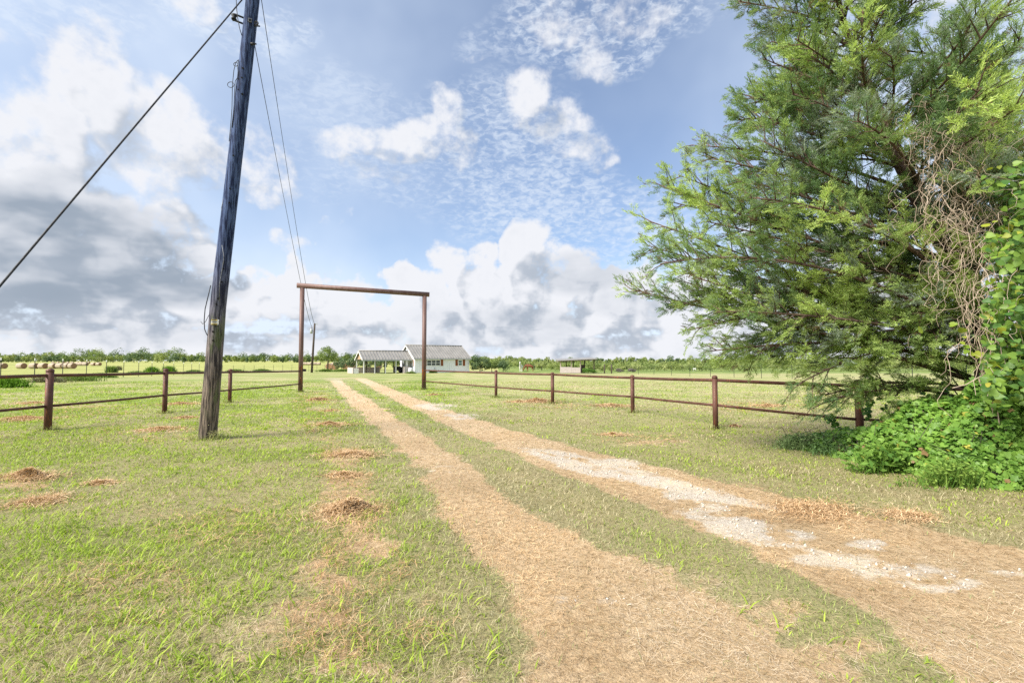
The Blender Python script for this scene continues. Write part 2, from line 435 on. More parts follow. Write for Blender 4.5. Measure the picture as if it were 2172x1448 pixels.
W = WG(wt)
tc = W.n('ShaderNodeTexCoord'); DIR = W.v('NORMALIZE', tc.outputs['Generated'])
grp = density_group()
warp = W.noise(DIR, 5.0, 2, 0.6, 'Color')
veil = W.noise(DIR, 4.5, 3, 0.6)
dsp = W.n('ShaderNodeSeparateXYZ'); W.set(dsp.inputs[0], DIR)
strat = W.noise(W.v('MULTIPLY', DIR, (3.5, 3.5, 24.0)), 1.0, 3, 0.55)
behind = W.rng(dsp.outputs[1], 0.35, 0.0)
extra = W.m('ADD', W.m('MULTIPLY', W.m('MULTIPLY_ADD', strat, 1.7, -0.85), W.rng(dsp.outputs[2], 0.24, 0.08)), W.m('MULTIPLY', behind, W.rng(veil, 0.45, 0.6, 0.0, 0.9)))
g1 = W.n('ShaderNodeGroup'); g1.node_tree = grp
g2 = W.n('ShaderNodeGroup'); g2.node_tree = grp
W.set(g1.inputs['Dir'], DIR); W.set(g2.inputs['Dir'], W.v('NORMALIZE', W.v('ADD', DIR, (-0.036, -0.01, 0.05))))
for q in (g1, g2): W.set(q.inputs['Warp'], warp); W.set(q.inputs['Extra'], extra)
hi = W.noise(DIR, 52.0, 3, 0.6)
hi2 = W.noise(W.v('MULTIPLY', DIR, (1.0, 1.0, 2.4)), 7.5, 3, 0.6)
d2, AE = g2.outputs['Density'], g1.outputs['AE']
hi0 = W.m('MULTIPLY_ADD', hi, 0.9, -0.45)
d1 = W.m('ADD', g1.outputs['Density'], hi0)
sky = W.n('ShaderNodeTexSky', sky_type='NISHITA'); sky.sun_disc = False
sky.sun_elevation = math.asin(SUNV[2]); sky.sun_rotation = math.atan2(SUNV[0], SUNV[1])
sky.air_density = 1.0; sky.dust_density = 0.6; sky.ozone_density = 1.0
spe = W.n('ShaderNodeSeparateXYZ'); W.set(spe.inputs[0], AE)
mask = W.n('ShaderNodeMapRange', interpolation_type='SMOOTHSTEP'); W.set(mask.inputs['Value'], d1); mask.inputs['From Min'].default_value = -0.10
W.set(mask.inputs['From Max'], W.rng(spe.outputs[1], 0.12, 0.34, 0.26, 0.66)); mask = mask.outputs[0]
lit = W.rng(W.m('MULTIPLY', W.m('SUBTRACT', W.m('MULTIPLY_ADD', hi0, 0.45, g1.outputs['Density']), d2), W.rng(spe.outputs[1], 0.1, 0.3, 1.35, 1.0)), -0.55, 0.18)
dk = W.blobs(AE, DARKS)
dk = W.m('MULTIPLY', dk, W.m('ADD', W.rng(veil, 0.3, 0.65, 0.45, 0.8), W.rng(hi2, 0.3, 0.7, -0.15, 0.45)))
thick = W.rng(d1, 0.55, 1.4, 0.0, 0.20)
lit = W.m('SUBTRACT', W.m('MULTIPLY', lit, W.m('MULTIPLY_ADD', dk, -0.92, 1.0)), W.m('ADD', thick, W.m('MULTIPLY', dk, 0.12)), clamp=True)
ccol = W.mix(W.m('MULTIPLY', dk, 0.9, clamp=True), W.mix(lit, CLOUD_DARK, CLOUD_LIT), W.mix(lit, STORM, CLOUD_LIT))
# thin mottled high cloud
cm = W.blobs(W.v('ADD', AE, W.v('MULTIPLY_ADD', warp, (0.25, 0.2, 0.0), (-0.125, -0.1, 0.0))), CIRRUS)
rip = W.noise(W.v('MULTIPLY', DIR, (1.0, 1.0, 2.2)), 55.0, 3, 0.6, 'Fac', 0.5)
cir = W.m('MULTIPLY', cm, W.rng(W.m('MULTIPLY_ADD', veil, 0.55, rip), 0.62, 1.02, 0.0, 0.62))
spd = W.n('ShaderNodeSeparateXYZ'); W.set(spd.inputs[0], AE)
left_veil = W.rng(spd.outputs[0], 0.15, -0.75, 0.0, 0.48)
right_veil = W.rng(spd.outputs[0], 0.25, 0.75, 0.0, 0.55)
low_veil = W.rng(spd.outputs[1], 0.26, 0.02, 0.0, 0.75)
veilm = W.m('ADD', W.m('ADD', W.m('ADD', left_veil, 0.20), right_veil), low_veil, clamp=True)
veilm = W.m('MULTIPLY', veilm, W.rng(veil, 0.2, 0.75, 0.65, 1.15))
skyc = W.v('MULTIPLY', sky.outputs[0], SKY_TINT)
base = W.mix(veilm, skyc, VEIL)
base = W.mix(cir, base, CIRRUS_COL)
final = W.mix(mask, base, ccol)
bg = W.n('ShaderNodeBackground'); bg.inputs['Strength'].default_value = SKY_S; W.set(bg.inputs['Color'], final)
wo = W.n('ShaderNodeOutputWorld'); wt.links.new(bg.outputs[0], wo.inputs['Surface'])
world.cycles.sampling_method = 'NONE'
# ------------------------------------------------------------------ ground: masks in metres on the ground
LT = [(1448, 1128, 1790), (1359, 1135, 1660), (1292, 1092, 1550), (1203, 1047, 1375), (1091, 944, 1120), (1024, 913, 1040), (979, 868, 975), (903, 792, 865), (849, 734, 785), (827, 716, 748), (810, 703, 728), (800, 695, 718)]
RT = [(1448, 2060, 3000), (1280, 1780, 2560), (1172, 1580, 2200), (1092, 1420, 1840), (1050, 1310, 1640), (1000, 1180, 1430), (950, 1060, 1240), (900, 945, 1050), (860, 858, 925), (830, 800, 845), (810, 765, 795), (800, 745, 768)]
def edges(rows):
    y = []; a = []; b = []
    for (py, xl, xr) in rows:
        p, q = gp(xl, py), gp(xr, py); y.append(p[1]); a.append(p[0]); b.append(q[0])
    # the drive comes out of the road behind the camera
    s = (a[0] - a[2]) / (y[0] - y[2]); r = (b[0] - b[2]) / (y[0] - y[2])
    y = [-3.0] + y; a = [a[0] + s * (-3 - y[1])] + a; b = [b[0] + r * (-3 - y[1])] + b
    return np.array(y), np.array(a), np.array(b)
LTE, RTE = edges(LT), edges(RT)

def track_mask(x, y, soft=0.16):
    out = np.zeros_like(x)
    for (ty, ta, tb) in (LTE, RTE):
        a = np.interp(y, ty, ta); b = np.interp(y, ty, tb)
        d = np.minimum(x - a, b - x)
        out = np.maximum(out, ss(-soft, soft, d) * (1 - ss(ty[-1] - 4, ty[-1] + 3, y)))
    return out

def blob_mask(x, y, lst):
    out = np.zeros_like(x)
    for (px, py, rx, ry, w) in lst:
        c = gp(px, py); e = gp(px + rx, py); b0 = gp(px, py - ry); b1 = gp(px, py + ry)
        RX = abs(e[0] - c[0]); RY = max(abs(b0[1] - b1[1]) / 2, 0.05)
        sl = (b0[0] - b1[0]) / (b0[1] - b1[1] + 1e-6)        # the patch runs along the line of sight as seen on the ground
        q = ((x - c[0] - sl * (y - c[1])) / RX) ** 2 + ((y - c[1]) / RY) ** 2
        out = np.maximum(out, w * np.clip(1.5 * (1 - q), 0, 1))
    return out

STRAWB = [(735, 968, 60, 28, .7), (740, 1035, 80, 34, .65), (745, 1110, 100, 44, .85), (775, 1185, 120, 50, .9), (1760, 1400, 190, 60, .75), (1620, 1310, 120, 45, .6), (1480, 1235, 90, 30, .45), (760, 1190, 120, 60, .8), (680, 1290, 120, 50, .65), (830, 1290, 90, 45, .6), (640, 1400, 160, 50, .75), (560, 1330, 90, 30, .5), (740, 1085, 90, 35, .7), (1700, 1085, 150, 26, .9), (1850, 1095, 120, 22, .8),
          (1950, 1110, 70, 18, .8), (1560, 1035, 130, 16, .5), (40, 1030, 60, 25, .7), (330, 910, 80, 14, .6), (1150, 1440, 260, 70, .8), (1380, 940, 110, 10, .55), (1700, 850, 150, 10, .4), (800, 1440, 140, 40, .6), (200, 1260, 70, 30, .4), (340, 1410, 90, 25, .4), (150, 860, 220, 8, .5)]
GRAVB = [(922, 998, 42, 10, 1), (1300, 985, 75, 18, 1), (1215, 990, 40, 8, .8), (1455, 1050, 80, 22, 1), (1395, 1030, 50, 14, .8), (1560, 1118, 80, 34, 1), (1500, 1085, 70, 26, .9), (1420, 1040, 60, 14, .7), (1350, 1010, 60, 12, .7), (1610, 1150, 45, 16, .8), (1690, 1135, 45, 18, .8), (1840, 1155, 50, 16, .8),
         (1780, 1185, 110, 22, .8), (1930, 1215, 130, 26, 1), (2010, 1240, 90, 18, .9), (930, 862, 60, 10, 1), (985, 880, 50, 10, .9), (1190, 1280, 50, 22, .6), (1310, 1275, 60, 18, .5), (1640, 1320, 60, 20, .4), (2140, 1215, 60, 14, .7), (720, 803, 30, 5, .9), (730, 812, 20, 6, .6), (780, 812, 16, 6, .5)]

def masks(x, y):
    """straw 0..1, gravel 0..1, grey worn grass 0..1, lush green 0..1, at points of the ground"""
    n = fbm(x * 2.6, y * 2.6, 4, 3); n2 = fbm(x * 1.1 + 9, y * 1.1, 4, 21)
    nx = (n - 0.5) * 0.42
    tr = track_mask(x + nx, y + (n2 - 0.5) * 0.3)
    sb = blob_mask(x + nx * 0.8, y + nx * 0.8, STRAWB) * ss(0.36, 0.56, fbm(x * 2.6, y * 2.6, 4, 44) + 0.05)
    straw = np.maximum(tr * ss(0.02, 0.24, n2), sb)
    # near the road the strip between the wheels is worn too
    grav = blob_mask(x + nx, y + nx * 0.5, GRAVB) * ss(0.24, 0.44, fbm(x * 3.1 + 4, y * 3.1, 4, 77))
    # chalky streaks where the wheels of the right track have bared the limestone
    ra = np.interp(y, RTE[0], RTE[1]); rb = np.interp(y, RTE[0], RTE[2]); s = (x - ra) / (rb - ra)
    streak = ss(0.50, 0.60, fbm(s * 2.6 + 1.5, y * 0.75, 4, 101)) * ss(0.05, 0.25, s) * (1 - ss(0.60, 0.85, s)) * ss(2.4, 2.9, y) * (1 - ss(7.2, 8.4, y))
    grav = np.maximum(grav * 0.85, 0.8 * streak)
    worn = np.maximum(track_mask(x, y, 0.75) * 1.0, 0)
    lush = ss(0.46, 0.66, fbm(x * 0.55 + 3, y * 0.55, 4, 5)) * (1 - ss(-1.5, 0.8, x + 0.12 * y)) + 0.35 * ss(0.5, 0.7, fbm(x * 0.8, y * 0.8, 3, 8))
    return straw, grav * np.where(y > 18, tr, np.maximum(tr, 0.75)), worn, np.clip(lush, 0, 1)

def axis(segs):
    out = []
    for a, b, st in segs: out += list(np.arange(a, b, st))
    return np.array(out)
xs = np.concatenate([-np.geomspace(3500, 14, 60), axis([(-13.5, -6, 0.16), (-6, 6, 0.06), (6, 13.5, 0.16)]), np.geomspace(14, 3500, 60)])
ys = np.concatenate([-np.geomspace(600, 3, 20), axis([(-2.9, 1, 0.2), (1, 8, 0.06), (8, 16, 0.12), (16, 40, 0.4), (40, 110, 1.6)]), np.geomspace(112, 4500, 50)])
GX, GY = np.meshgrid(xs, ys); sh = GX.shape
gx, gy = GX.ravel(), GY.ravel()
st_, gr_, wo_, lu_ = masks(gx, gy)
near = (1 - ss(30, 45, gy)) * (np.abs(gx) < 14.5)
st_ = np.where(gy < 60, st_, 0)
# mown pasture is tan; the hay meadow left of the wire fence is yellow green; rank grass right and behind the pasture
meadow = np.maximum(ss(-1.0, 1.5, -(gx + 35.6) * 0.945 - (gy - 34) * 0.325) * ss(28, 32, gy), ss(96, 102, gy) * (gx < 0.02 * gy))
rank = ss(70, 84, gy) * (gx > -0.03 * gy) * 1.0
idx = np.arange(sh[0] * sh[1]).reshape(sh)
F = np.stack([idx[:-1, :-1], idx[:-1, 1:], idx[1:, 1:], idx[1:, :-1]], -1).reshape(-1, 4)
gme = mesh_np('ground', np.stack([gx, gy, gz(gx, gy)], 1), [F], {'straw': st_, 'gravel': gr_, 'worn': wo_, 'lush': lu_, 'meadow': meadow, 'rank': rank, 'thatch_shade': (1 - ss(5, 22, gy)) * (np.abs(gx) < 13.6)}, smooth=True)

def mat_ground():
    t = NT('mown_grass_ground'); c = t.coord()
    big = t.noise(c, 0.22, 4, 0.6); mid = t.noise(c, 1.3, 5, 0.65); fine = t.noise(c, 14, 4, 0.7); vf = t.noise(c, 70, 3, 0.7)
    tan = t.mix(t.rng(fine, 0.3, 0.7), (0.29, 0.26, 0.13), (0.49, 0.44, 0.25))
    grn = t.mix(t.rng(fine, 0.3, 0.7), (0.18, 0.22, 0.07), (0.32, 0.37, 0.13))
    g = t.math('ADD', t.math('MULTIPLY', big, 0.5), t.math('MULTIPLY', mid, 0.6))
    col = t.mix(t.rng(g, 0.40, 0.66), grn, tan)
    lush = t.mix(t.rng(vf, 0.3, 0.7), (0.085, 0.15, 0.02), (0.20, 0.30, 0.05))
    col = t.mix(t.math('MULTIPLY', t.attr('lush'), 0.7), col, lush)
    # scattered flecks of old brown clippings left by the mower
    fl = t.math('MULTIPLY', t.rng(mid, 0.60, 0.70), t.rng(fine, 0.42, 0.6))
    col = t.mix(t.math('MULTIPLY', fl, 0.75), col, (0.20, 0.115, 0.06))
    wn = t.mix(t.rng(vf, 0.3, 0.7), (0.13, 0.145, 0.07), (0.27, 0.27, 0.16))
    col = t.mix(t.math('MULTIPLY', t.attr('worn'), 0.8), col, wn)
    mead = t.mix(t.rng(t.noise(t.mapping(c, (1, 0.25, 1)), 0.35, 4), 0.3, 0.7), (0.25, 0.28, 0.085), (0.38, 0.38, 0.14))
    col = t.mix(t.attr('meadow'), col, mead)
    rk = t.mix(t.rng(t.noise(t.mapping(c, (1, 0.3, 1)), 0.5, 4), 0.3, 0.7), (0.11, 0.17, 0.04), (0.24, 0.29, 0.09))
    col = t.mix(t.attr('rank'), col, rk)
    th = t.mix(t.rng(vf, 0.3, 0.7), (0.15, 0.125, 0.065), (0.34, 0.29, 0.16)); col = t.mix(t.math('MULTIPLY', t.attr('thatch_shade'), 0.7), col, th)  # dead thatch near the camera, with the shade between blades painted in
    st = t.mix(t.rng(fine, 0.3, 0.7), (0.38, 0.27, 0.155), (0.62, 0.49, 0.33)); st = t.mix(t.rng(vf, 0.55, 0.75), st, (0.62, 0.48, 0.30))
    st = t.mix(t.math('MULTIPLY', t.attr('thatch_shade'), 0.5), st, t.mix(t.rng(vf, 0.3, 0.7), (0.20, 0.125, 0.06), (0.42, 0.30, 0.17))); sm = t.rng(t.math('ADD', t.attr('straw'), t.math('MULTIPLY_ADD', t.noise(c, 7.5, 5, 0.7), 1.3, -0.65)), 0.3, 0.7); col = t.mix(sm, col, st)  # straw base painted darker nearby as the shade under the strands
    vo = t.n('ShaderNodeTexVoronoi'); vo.inputs['Scale'].default_value = 55; t.l(c, vo.inputs['Vector'])
    gv = t.mix(t.rng(vo.outputs['Distance'], 0.1, 0.6), (0.60, 0.55, 0.48), (0.40, 0.35, 0.29))
    gv = t.mix(t.rng(mid, 0.45, 0.7), gv, (0.55, 0.47, 0.36))
    gm = t.rng(t.math('ADD', t.attr('gravel'), t.math('MULTIPLY_ADD', t.noise(c, 6.5, 5, 0.7), 1.7, -0.85)), 0.25, 0.75); col = t.mix(gm, col, gv)
    h = t.math('ADD', t.math('MULTIPLY', fine, 0.6), t.math('MULTIPLY', vf, 0.4))
    return t.done(t.principled(col, 0.95, 0, t.bump(h, 0.7, 0.05), 0.1))
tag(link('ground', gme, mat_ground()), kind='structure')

# ------------------------------------------------------------------ grass blades, clippings, gravel
def sample_area(n, y0, y1, power, umax=1.75):
    """points ahead of the gate, thinning with distance"""
    k = 2 - power
    r = RNG.random(n); y = (y0 ** k + r * (y1 ** k - y0 ** k)) ** (1 / k)
    x = (RNG.random(n) * 2 - 1) * umax * (y + 0.6)
    return x, y

def blades(x, y, h, w, lean, az, tint, flat=0.0):
    """two-segment curved blades"""
    n = len(x); z = gz(x, y)
    dx, dy = np.cos(az), np.sin(az); sx, sy = -dy, dx
    mid = 0.55
    def pt(t, side, ww):
        hor = lean * h * t ** 1.6; up = h * (t - 0.25 * lean * t * t) * (1 - flat)
        return np.stack([x + dx * hor + sx * side * ww, y + dy * hor + sy * side * ww, z + up - 0.004], 1)
    V = np.stack([pt(0, -1, w * .4), pt(0, 1, w * .4), pt(mid, -1, w * .5), pt(mid, 1, w * .5), pt(1.0, 0, w)], 1).reshape(-1, 3)
    b = np.arange(n) * 5
    Q = np.stack([b, b + 1, b + 3, b + 2], 1); T = np.stack([b + 2, b + 3, b + 4], 1)
    return V, Q, T, np.repeat(tint, 5, axis=0)

def merge(parts):
    V = []; Q = []; T = []; C = []; o = 0
    for (v, q, t, c) in parts:
        V.append(v); C.append(c); Q.append(q + o); T.append(t + o); o += len(v)
    return np.concatenate(V), np.concatenate(Q), np.concatenate(T), np.concatenate(C)

def lerp(a, b, t): return np.array(a) * (1 - t[:, None]) + np.array(b) * t[:, None]
parts = []
# fine mown turf: dull green and dead tan blades mixed
x, y = sample_area(400000, 1.3, 34, 1.72)
s_, g_, w_, l_ = masks(x, y)
keep = (RNG.random(len(x)) > np.maximum(s_ * 0.97, g_ * 1.0)); x, y, w_, l_ = x[keep], y[keep], w_[keep], l_[keep]
n = len(x); r = RNG.random(n); r2 = RNG.random(n)
patch = fbm(x * 0.8, y * 0.8, 4, 60)
dead = r < np.clip(0.50 - 0.22 * (1 - ss(-1.2, 0.6, x + 0.12 * y)) + (patch - 0.5) * 2.2 - 0.35 * l_, 0.1, 0.95)
tint = np.where(dead[:, None], lerp((0.20, 0.155, 0.08), (0.68, 0.60, 0.40), r2), lerp((0.12, 0.20, 0.02), (0.47, 0.60, 0.10), r2))
grey = (w_ * 0.75)[:, None]; tint = tint * (1 - grey) + grey * lerp((0.17, 0.20, 0.10), (0.52, 0.54, 0.34), r2)
h = (0.016 + 0.036 * RNG.random(n)) * (1 + 0.5 * l_) * (0.6 + 0.8 * patch); wd = np.maximum(0.0026, 0.0010 * y) * (0.6 + 0.8 * RNG.random(n))
parts.append(blades(x, y, h, wd, 0.4 + 1.3 * RNG.random(n), RNG.random(n) * 2 * PI, tint))
# lush broad blades of crabgrass in clumps, mostly left of the drive
cx_, cy_ = sample_area(36000, 1.4, 26, 1.6)
s_, g_, w_, l_ = masks(cx_, cy_)
pk = np.clip(l_ * 0.9 + 0.06 + (0.15 + 0.75 * ss(0.42, 0.62, fbm(cx_ * 1.4, cy_ * 1.4, 4, 52))) * (1 - ss(-1.6, 0.3, cx_ + 0.12 * cy_)), 0, 1) * (1 - s_) * (1 - w_ * 0.8) * (1 - g_)
keep = RNG.random(len(cx_)) < pk; cx_, cy_ = cx_[keep], cy_[keep]
m = 5; x = np.repeat(cx_, m) + RNG.normal(0, 0.05, len(cx_) * m); y = np.repeat(cy_, m) + RNG.normal(0, 0.05, len(cx_) * m)
n = len(x); r2 = np.clip(np.repeat(RNG.random(len(cx_)), m) * 0.6 + RNG.random(n) * 0.4, 0, 1)
h = (0.026 + 0.044 * RNG.random(n)) * np.repeat(0.7 + 0.6 * RNG.random(len(cx_)), m); wd = np.maximum(0.0075, 0.0014 * y) * (0.7 + 0.7 * RNG.random(n))
parts.append(blades(x, y, h, wd, 0.5 + 1.0 * RNG.random(n), RNG.random(n) * 2 * PI, lerp((0.16, 0.26, 0.025), (0.51, 0.63, 0.09), r2)))
# thin clippings lying loose through the turf
x, y = sample_area(70000, 1.3, 20, 1.6)
s_, g_, w_, l_ = masks(x, y); keep = RNG.random(len(x)) < (0.35 + 0.5 * fbm(x * 1.3, y * 1.3, 3, 31)) * (1 - g_); x, y = x[keep], y[keep]; n = len(x)
# longer grass the mower missed at the feet of the posts and the pole
fx = []; 
for (px, py) in ((101, 912), (349, 876), (487, 854), (637, 831), (899, 826), (1052, 843), (1172, 856), (1342, 875), (1518, 909), (1824, 917), (440, 930)):
    p = gp(px, py); m = 260 if px == 440 else 110; a = RNG.random(m) * 2 * PI; rr = (.22 if px == 440 else .10) + np.abs(RNG.normal(0, .07, m)); fx.append(np.stack([p[0] + np.cos(a) * rr, p[1] + np.sin(a) * rr], 1))
fx = np.concatenate(fx); n_ = len(fx); fy = fx[:, 1]; fx = fx[:, 0]
parts.append(blades(fx, fy, 0.06 + 0.12 * RNG.random(n_) ** 1.5, np.maximum(.003, .0007 * fy), 0.3 + 0.9 * RNG.random(n_), RNG.random(n_) * 2 * PI, lerp((0.14, 0.20, 0.04), (0.50, 0.50, 0.22), RNG.random(n_))))
parts.append(blades(x, y, 0.06 + 0.08 * RNG.random(n), np.maximum(0.0013, 0.0006 * y), 1.4 + 0.5 * RNG.random(n), RNG.random(n) * 2 * PI, lerp((0.24, 0.17, 0.09), (0.52, 0.44, 0.28), RNG.random(n)), 0.55))
V, Q, T, C = merge(parts)
tag(link('grass', mesh_np('grass', V, [Q, T], {'tint': C}), M['grass']), kind='stuff')

def strands(x, y, z, L, w, az, tilt, tint, curl=0.25):
    """loose flat stalks, slightly bent in the middle"""
    n = len(x); d = np.stack([np.cos(az) * np.cos(tilt), np.sin(az) * np.cos(tilt), np.sin(tilt)], 1)
    s = np.stack([-np.sin(az), np.cos(az), np.zeros(n)], 1) + RNG.normal(0, 0.25, (n, 3)); P = np.stack([x, y, z], 1)
    k = s * (L * curl * (RNG.random(n) - 0.5))[:, None]; k[:, 2] = np.abs(k[:, 2]) * 0.5
    a = P - d * (L / 2)[:, None]; b = P + k; c = P + d * (L / 2)[:, None]; o = s * (w / 2)[:, None]
    V = np.stack([a - o, a + o, b - o, b + o, c - o, c + o], 1).reshape(-1, 3); i = np.arange(n) * 6
    Q = np.concatenate([np.stack([i, i + 1, i + 3, i + 2], 1), np.stack([i + 2, i + 3, i + 5, i + 4], 1)])
    return V, Q, np.repeat(tint, 6, axis=0)

x, y = sample_area(520000, 1.2, 30, 1.75)
s_, g_, w_, l_ = masks(x, y)
keep = RNG.random(len(x)) < np.clip(s_ * (1 - 0.97 * g_), 0.0, 1); x, y = x[keep], y[keep]; n = len(x)
r = RNG.random(n); r = r * 0.75 + 0.25 * fbm(x * 2, y * 2, 3, 90); r = np.clip(r, 0, 1)
pale = ss(0.42, 0.62, fbm(x * 0.9 + 2, y * 0.6, 4, 19)); tint = lerp((0.36, 0.235, 0.12), (0.78, 0.63, 0.43), r ** 1.2); tint = tint * (0.66 + 0.50 * ss(0.3, 0.7, fbm(x * 1.6, y * 0.9, 4, 63)))[:, None] * np.array([1.03, 0.97, 0.90]); tint = tint * (1 - .55 * pale[:, None]) + .55 * pale[:, None] * lerp((0.46, 0.37, 0.26), (0.92, 0.84, 0.70), r)
# ragged band of browner clippings the mower threw along the left side of the drive, and looser drifts elsewhere
BAND = [(668, 850, 50, 24, .8), (690, 900, 60, 30, .8), (730, 965, 70, 36, .9), (735, 1030, 90, 40, .7), (740, 1095, 110, 50, .9), (770, 1180, 130, 60, 1), (720, 1260, 130, 60, .8), (690, 1360, 150, 60, .7), (880, 1330, 100, 50, .5), (1700, 1088, 170, 30, .9), (1850, 1100, 130, 26, .7), (40, 1040, 110, 50, .6), (300, 920, 130, 24, .5), (1390, 930, 140, 14, .6), (1160, 860, 110, 14, .5), (1620, 860, 160, 16, .5), (140, 870, 220, 16, .5), (480, 1100, 200, 70, .35), (250, 1250, 220, 80, .35)]
bx, by = sample_area(480000, 1.3, 26, 1.6)
wgt = blob_mask(bx + .25 * (fbm(bx * 3, by * 3, 3, 7) - .5), by, BAND) * ss(0.38, 0.58, fbm(bx * 2.8, by * 2.8, 4, 133)); kp = RNG.random(len(bx)) < wgt; bx, by = bx[kp], by[kp]; nb = len(bx)
bV, bQ, bC = strands(bx, by, gz(bx, by) + 0.014 + 0.04 * RNG.random(nb), 0.02 + 0.07 * RNG.random(nb), np.maximum(0.0016, 0.0007 * by), RNG.random(nb) * 2 * PI, RNG.normal(0, .3, nb), lerp((0.27, 0.15, 0.065), (0.68, 0.46, 0.26), RNG.random(nb)))
V, Q, C = strands(x, y, gz(x, y) + 0.003 + 0.022 * RNG.random(n) ** 2, 0.014 + 0.07 * RNG.random(n) ** 2, np.maximum(0.0013, 0.0006 * y), RNG.normal(2.35, 1.1, n), RNG.normal(0, 0.22, n), tint)
Q = np.concatenate([Q, bQ + len(V)]); V = np.concatenate([V, bV]); C = np.concatenate([C, bC])
tag(link('dry_clippings', mesh_np('dry_clippings', V, [Q], {'tint': C}), M['straw']), kind='stuff')

# limestone chips on the bare patches of the wheel tracks
x, y = sample_area(190000, 1.5, 26, 1.5)
s_, g_, w_, l_ = masks(x, y); keep = RNG.random(len(x)) < g_ ** 1.5 * 0.8; x, y = x[keep], y[keep]; n = len(x)
ico = np.array([(1, 0, 0), (-1, 0, 0), (0, 1, 0), (0, -1, 0), (0, 0, 1), (0, 0, -1)], float)
tri = np.array([(0, 2, 4), (2, 1, 4), (1, 3, 4), (3, 0, 4), (2, 0, 5), (1, 2, 5), (3, 1, 5), (0, 3, 5)])
sz = (0.003 + 0.011 * RNG.random(n) ** 4) * (1 + 0.05 * y)
P = ico[None] * (sz[:, None] * (0.6 + 0.7 * RNG.random((n, 3))))[:, None, :] + RNG.normal(0, 1, (n, 6, 3)) * (sz * 0.2)[:, None, None]
V = (P + np.stack([x, y, gz(x, y) + sz * 0.3], 1)[:, None, :]).reshape(-1, 3); T = (tri[None] + (np.arange(n) * 6)[:, None, None]).reshape(-1, 3)
tag(link('gravel', mesh_np('gravel', V, [T]), M['stone']), kind='stuff')

# ------------------------------------------------------------------ piles of mown clippings
PILES = [  # photo x, y of the base, half width px, height px, label
 (735, 1090, 56, 44, 'large rounded clipping pile beside the left wheel track'),
 (42, 1016, 42, 30, 'rounded brown clipping pile in the grass at the left edge'),
 (668, 850, 26, 14, 'dark brown clipping pile just past the left gate post'),
 (692, 902, 36, 13, 'flat brown clipping pile left of the drive, level with the pole foot'),
 (735, 968, 42, 20, 'low orange clipping heap between the pole foot and the large rounded pile'),
 (722, 1012, 36, 16, 'small loose clipping heap just beyond the large rounded pile'),
 (1140, 853, 34, 16, 'tall clipping pile under the right fence by its second post'),
 (1100, 853, 20, 9, 'small clipping pile touching the left side of the tall fence pile'),
 (392, 888, 28, 11, 'small clipping pile between the pole and the second left fence post'),
 (330, 912, 34, 12, 'flat clipping pile left of the utility pole foot'),
 (30, 892, 55, 18, 'long reddish clipping pile behind the leftmost fence post'),
 (62, 856, 30, 8, 'low clipping pile under the rails at the far left'),
 (370, 858, 34, 8, 'reddish clipping strip behind the second left fence post'),
 (1300, 862, 34, 9, 'orange clipping pile under the right fence left of its third post'),
 (1560, 905, 12, 9, 'little tuft of clippings right of the fourth right fence post'),
 (1300, 924, 22, 8, 'small clipping pile in front of the third right fence post'),
 (918, 838, 14, 6, 'small clipping pile just right of the right gate post foot'),
 (1950, 1102, 36, 15, 'orange clipping heap on the grass in front of the ivy'),
 (1730, 1090, 70, 18, 'broad orange clipping heap along the outer edge of the right wheel track'),
 (700, 872, 18, 6, 'small dark clipping pile between the gate post and the drive'),
 (1635, 862, 26, 8, 'clipping pile behind the rails under the cedar branches'),
 (205, 1028, 26, 9, 'low brown tuft of clippings near the left edge pile'),
 (60, 1070, 40, 10, 'thin brown strip of clippings below the left edge pile'),
]
